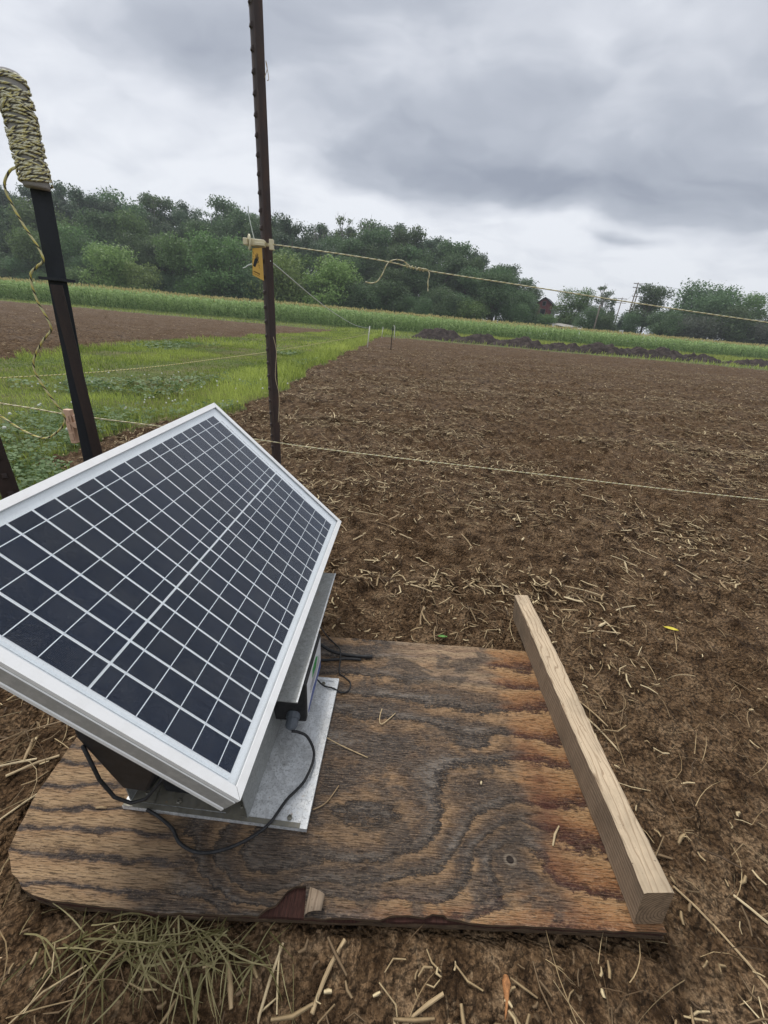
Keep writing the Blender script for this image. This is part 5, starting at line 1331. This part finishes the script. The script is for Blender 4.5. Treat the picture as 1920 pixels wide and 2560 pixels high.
# ------------------------------------------------------------------ fence ropes
def fence_rope(name, pts, r, matn, label, n=8):
    m_ = MB(); m_.tube(smooth_path(pts, n), r, 7); return tag(m_.build(name, MAT[matn], None, True), label, 'rope', 'electric fence ropes')
top_rope = fence_rope('fence_rope', [(-0.595, 1.772, 0.987), (-0.53, 1.765, 0.985), (-0.30, 1.77, 0.975), (-0.08, 1.775, 0.962), (0.085, 1.778, 0.943), (0.45, 1.78, 0.921), (0.95, 1.78, 0.891), (1.46, 1.78, 0.864), (2.4, 1.78, 0.82), (4.0, 1.78, 0.78)], 0.0022, 'rope_pale', 'upper fence rope leading right from the tall rusty post')
kn = MB()
kp = []
for i in range(40):
    f = i / 39; a = f * 6 * 6.283; x_ = 0.005 + f * 0.075; kp.append((x_, 1.777 + 0.0045 * math.sin(a), 0.9525 - f * 0.0105 + 0.0045 * math.cos(a)))
kn.tube(kp, 0.0022, 6); kn.build('knot', MAT['rope_pale'], top_rope, True)
kn = MB(); kn.tube(smooth_path([(0.015, 1.772, 0.955), (-0.01, 1.765, 0.967), (-0.045, 1.762, 0.966), (-0.068, 1.762, 0.950), (-0.082, 1.762, 0.920), (-0.100, 1.762, 0.893), (-0.122, 1.762, 0.884), (-0.148, 1.762, 0.886)], 5), 0.0023, 7); kn.build('loose_end', MAT['rope_pale'], top_rope, True)
kn = MB(); kn.tube(smooth_path([(0.055, 1.772, 0.948), (0.088, 1.766, 0.944), (0.098, 1.765, 0.930), (0.096, 1.765, 0.905), (0.100, 1.765, 0.872)], 5), 0.0022, 7); kn.build('loose_end', MAT['rope_pale'], top_rope, True)
fence_rope('fence_rope', [(-2.4, 1.30, 0.47), (-1.373, 1.33, 0.398), (-1.147, 1.345, 0.374), (-0.95, 1.44, 0.335), (-0.75, 1.60, 0.275), (-0.55, 1.765, 0.211), (-0.30, 1.77, 0.194), (0.6, 1.78, 0.160), (1.83, 1.78, 0.123), (4.0, 1.78, 0.10)], 0.0027, 'rope_pale', 'lower fence rope passing before the foot of the tall rusty post')
fence_rope('fence_rope', [(-4.6, 2.75, 0.045), (-3.15, 3.15, 0.09), (-1.85, 3.15, 0.305), (-1.55, 6.0, 0.33), (-1.20, 10.0, 0.38), (-1.03, 14.27, 0.43)] if False else [(-6.2, 1.2, 0.02), (-3.30, 3.30, 0.10), (-2.2, 5.6, 0.20), (-1.5, 10.0, 0.32), (-1.03, 14.27, 0.43)], 0.0045, 'rope_yellow', 'yellow fence rope crossing the grass lane low to the first white stake')
fence_rope('fence_rope', [(-0.535, 1.815, 0.935), (-0.60, 4.0, 0.80), (-0.75, 8.0, 0.68), (-0.975, 14.26, 0.62)], 0.0028, 'string_white', 'thin pale wire running from the tall rusty post to the far stakes')

# insulator and sign on the rusty post
ins = empty('insulator', (-0.562, 1.785, 0.985), 'cream plastic insulator clipped to the tall rusty post', 'insulator')
b_ = MB(); b_.hexa([(-0.034, -0.030, -0.012), (0.026, -0.034, -0.013), (0.026, -0.010, -0.013), (-0.034, -0.012, -0.012), (-0.034, -0.030, 0.012), (0.026, -0.034, 0.010), (0.026, -0.010, 0.010), (-0.034, -0.012, 0.012)]); b_.build('body', MAT['cream_plastic'], ins, bevel=0.003)
b_ = MB(); b_.hexa([(-0.010, -0.040, -0.010), (0.028, -0.040, -0.011), (0.028, -0.0345, -0.011), (-0.010, -0.0345, -0.010), (-0.010, -0.040, 0.0005), (0.028, -0.040, -0.001), (0.028, -0.0345, -0.001), (-0.010, -0.0345, 0.0005)]); b_.build('jaw', MAT['cream_plastic'], ins, bevel=0.0015)
b_ = MB(); b_.lathe([(0.004, -0.003), (0.026, -0.0025), (0.026, 0.0025), (0.004, 0.003)], 24, Matrix.Translation((-0.034, -0.021, 0)) @ Matrix.Rotation(math.radians(70), 4, 'Z') @ Matrix.Rotation(math.pi / 2, 4, 'X') if False else Matrix.Translation((-0.034, -0.024, 0)) @ Matrix.Rotation(math.radians(-62), 4, 'Z') @ Matrix.Rotation(math.pi / 2, 4, 'X')); b_.build('flange_disc', MAT['cream_plastic'], ins, True, 0.0008)
b_ = MB(); b_.box((-0.056, -0.034, -0.011), (-0.038, -0.014, 0.012)); b_.build('rope_hook', MAT['cream_plastic'], ins, bevel=0.003)
b_ = MB(); b_.box((0.040, -0.022, -0.019), (0.056, -0.006, 0.016)); b_.build('back_clamp', MAT['cream_plastic'], ins, bevel=0.002)
b_ = MB(); b_.box((0.020, -0.006, -0.006), (0.046, 0.004, 0.004)); b_.build('bridge', MAT['cream_plastic'], ins)

sg = empty('warning_sign', (-0.5685, 1.752, 0.966), 'yellow warning sign with black hand hanging from the insulator', 'sign', rotz=math.radians(-14))
R3 = Matrix.Identity(4)
pl = MB(); pl.add([(-0.016, 0, 0), (0.024, 0, 0.002), (0.026, 0, -0.106), (-0.022, 0, -0.089), (-0.016, 0.0015, 0), (0.024, 0.0015, 0.002), (0.026, 0.0015, -0.106), (-0.022, 0.0015, -0.089)], [(0, 3, 2, 1), (4, 5, 6, 7), (0, 1, 5, 4), (1, 2, 6, 5), (2, 3, 7, 6), (3, 0, 4, 7)])
pl.build('plate', MAT['sign_yellow'], sg)
def flat(name, polys, matn, off=-0.0004):
    m_ = MB()
    for poly in polys:
        k = len(poly); b = len(m_.v); m_.v += [(x, off, z) for x, z in poly] + [(x, -0.00005, z) for x, z in poly]
        m_.face([b + i for i in range(k)]); m_.face([b + k + i for i in range(k - 1, -1, -1)])
        for i in range(k): m_.face((b + i, b + k + i, b + k + (i + 1) % k, b + (i + 1) % k))
    return m_.build(name, MAT[matn], sg)
def bar(x0, z0, x1, z1, w0, w1):
    a = Vector((x0, z0)); b = Vector((x1, z1)); dr = (b - a).normalized(); n_ = Vector((-dr.y, dr.x))
    return [tuple(a - n_ * w0 / 2), tuple(b - n_ * w1 / 2), tuple(b + n_ * w1 / 2), tuple(a + n_ * w0 / 2)]
hand = [bar(-0.013, -0.060, -0.001, -0.036, 0.011, 0.015), bar(-0.004, -0.040, -0.003, -0.020, 0.0032, 0.0018), bar(-0.001, -0.038, 0.003, -0.015, 0.0032, 0.0018), bar(0.002, -0.038, 0.007, -0.018, 0.0032, 0.0018), bar(0.0045, -0.040, 0.0095, -0.027, 0.003, 0.0018), bar(0.004, -0.048, 0.009, -0.041, 0.0035, 0.002)]
flat('hand_symbol', hand, 'print_black')
flat('flash_lines', [bar(-0.015, -0.010, -0.010, -0.020, 0.001, 0.0018), bar(-0.015, -0.026, -0.011, -0.028, 0.001, 0.0015), bar(-0.0165, -0.038, -0.013, -0.032, 0.0015, 0.001), bar(0.006, -0.054, 0.012, -0.066, 0.0008, 0.0012), bar(0.007, -0.053, 0.0145, -0.058, 0.0008, 0.001)], 'print_brown')
prt = random.Random(4); txt = []
for i in range(9):
    xx = -0.0165 + i * 0.0031; zz = -0.0735 - i * 0.0010; hh_ = prt.uniform(0.0042, 0.0055); txt.append([(xx, zz - hh_), (xx + 0.0023, zz - hh_ - 0.0006), (xx + 0.0023, zz - 0.0006), (xx, zz)])
for i in range(14):
    xx = -0.0175 + i * 0.0020; zz = -0.0820 - i * 0.00065; txt.append([(xx, zz - 0.0018), (xx + 0.0013, zz - 0.0020), (xx + 0.0013, zz - 0.0004), (xx, zz)])
flat('lettering', txt, 'print_brown')
cable('cable_tie', [(-0.577, 1.762, 0.996), (-0.584, 1.76, 1.030), (-0.5905, 1.76, 1.065), (-0.592, 1.76, 1.096)], 0.0019, 'string_white', 'pale tie end sticking up from the insulator', 'tie', None, 5)
cable('cable_tie', [(-0.590, 1.76, 0.914), (-0.607, 1.76, 0.908), (-0.6155, 1.76, 0.902), (-0.627, 1.76, 0.898)], 0.0021, 'string_white', 'pale tie end sticking out left behind the yellow sign', 'tie', None, 5)

# crocodile clip on the lower rope
cl_ = empty('crocodile_clip', (-1.112, 1.325, 0.392), 'pale pinkish tan plastic crocodile clip biting the lower fence rope', 'clip')
b_ = MB(); b_.hexa([(-0.013, -0.014, -0.112), (0.006, -0.014, -0.112), (0.006, 0.004, -0.112), (-0.013, 0.004, -0.112), (-0.013, -0.012, 0.006), (0.012, -0.012, 0.006), (0.012, 0.006, 0.006), (-0.013, 0.006, 0.006)]); b_.build('front_jaw', MAT['clip_pink'], cl_, bevel=0.002)
for (z0, z1) in ((-0.035, -0.015), (-0.066, -0.042), (-0.100, -0.075)):
    b_ = MB(); b_.box((-0.010, -0.0165, z0), (0.004, -0.0142, z1)); b_.build('grip_rib', MAT['clip_pink'], cl_, bevel=0.0008)
b_ = MB(); b_.hexa([(0.026, -0.010, -0.092), (0.034, -0.010, -0.090), (0.034, 0.006, -0.090), (0.026, 0.006, -0.092), (0.012, -0.010, -0.012), (0.018, -0.010, -0.012), (0.018, 0.006, -0.012), (0.012, 0.006, -0.012)]); b_.build('back_jaw', MAT['clip_pink'], cl_, bevel=0.002)
b_ = MB(); b_.lathe([(0.004, -0.010), (0.0105, -0.010), (0.0105, 0.010), (0.004, 0.010)], 16, Matrix.Translation((0.018, -0.004, -0.045)) @ Matrix.Rotation(math.pi / 2, 4, 'X')); b_.build('hinge', MAT['clip_pink'], cl_, bevel=0.001)
b_ = MB(); b_.tube(smooth_path([(0.016, 0.0, -0.060), (0.022, 0.0, -0.080), (0.045, -0.03, -0.110), (0.075, -0.06, -0.140), (0.11, -0.10, -0.20)], 4), 0.0026, 6); b_.build('lead', MAT['black_rubber'], cl_, True)

# far stakes marking the fence line
def stake(x, y, h, matn, label, lean=0.0, bent=False, r=0.016):
    e = empty('fence_stake', (x, y, gz(x, y)), label, 'stake', 'step-in stakes along the lane edge')
    m_ = MB(); pts = [(0, 0, -0.1), (lean * 0.5, 0, h * 0.5), (lean, 0, h)]
    if bent: pts = pts[:-1] + [(lean, 0, h * 0.93), (lean - 0.03, 0, h), (lean - 0.075, 0, h * 0.985)]
    m_.tube(pts, r, 7); m_.build('rod', MAT[matn], e, True)
    c_ = MB(); c_.tube([(lean * 0.85 - 0.02, 0, h * 0.86), (lean * 0.85 + 0.03, 0, h * 0.9)], r * 0.8, 5); c_.build('rope_clip', MAT[matn], e)
    return e
stake(-1.03, 14.275, 0.68, 'fibre_white', 'nearest white stake at the lane edge', 0.05)
stake(-1.04, 26.2, 0.64, 'fibre_white', 'farther white stake at the lane edge, left of the bent one', 0.05)
stake(-0.226, 13.95, 0.71, 'post_black', 'thin black stake standing in the bare field', 0.01, r=0.013)
stake(-0.25, 25.2, 0.74, 'fibre_white', 'white stake with bent top beside the black stake', -0.03, True, 0.022)
stake(-1.08, 39.8, 0.40, 'post_black', 'smallest dark stake far down the lane', 0.0)

# odd leaves and a cob on the soil
def leaf_obj(x, y, L_, a, matn, label, z=None):
    m_ = MB(); n = 7
    for i in range(n):
        f = i / (n - 1); w_ = 0.17 * L_ * math.sin(math.pi * (0.06 + 0.9 * f)); m_.v += [(f * L_, -w_, 0.0015 + 0.03 * L_ * math.sin(f * 3)), (f * L_, 0, 0.03 * L_ * math.sin(f * 3)), (f * L_, w_, 0.0015 + 0.03 * L_ * math.sin(f * 3))]
    for i in range(n - 1):
        for k in (0, 1): m_.face((i * 3 + k, i * 3 + 3 + k, i * 3 + 4 + k, i * 3 + 1 + k))
    o = m_.build('leaf', MAT[matn], None, True, loc=(x, y, (gz(x, y) if z is None else z) + 0.006)); o.rotation_euler = (0, 0, a); tag(o, label, 'leaf')
leaf_obj(-0.035, 0.125, 0.022, 1.6, 'green_leaf', 'small green leaf on the soil in front of the board')
leaf_obj(0.17, 0.800, 0.026, 0.0, 'green_leaf', 'small green leaf behind the rear edge of the board')
leaf_obj(0.83, 0.90, 0.038, -0.3, 'yellow_leaf', 'yellow leaf on the soil at the right')
leaf_obj(-0.66, 0.52, 0.035, 0.2, 'green_leaf', 'green leaf at the left picture edge below the panel')
cb = MB(); cb.tube([(0, 0, 0), (0.004, 0.010, 0.001), (0.006, 0.020, 0.002), (0.008, 0.029, 0.003), (0.009, 0.035, 0.002)], [0.001, 0.0018, 0.0035, 0.0055, 0.003], 8)
tag(cb.build('husk', MAT['cob'], None, True, loc=(0.195, 0.165, gz(0.2, 0.19) + 0.004)), 'orange brown husk on the soil in front of the board', 'husk')

# ------------------------------------------------------------------ haze over the fields
hz_m = bpy.data.materials.new('haze_air'); hz_m.use_nodes = True
ht = hz_m.node_tree; ht.nodes.clear()
ho = ht.nodes.new('ShaderNodeOutputMaterial'); hv = ht.nodes.new('ShaderNodeVolumePrincipled')
hv.inputs['Color'].default_value = (0.86, 0.91, 1.0, 1); hv.inputs['Density'].default_value = 0.0007
ht.links.new(hv.outputs[0], ho.inputs['Volume'])
hb = MB(); hb.box((-1010, -1010, -1.5), (1010, 1010, 48)); tag(hb.build('haze', hz_m), 'thin pale haze lying over the fields and the wood', 'haze', kind='stuff')
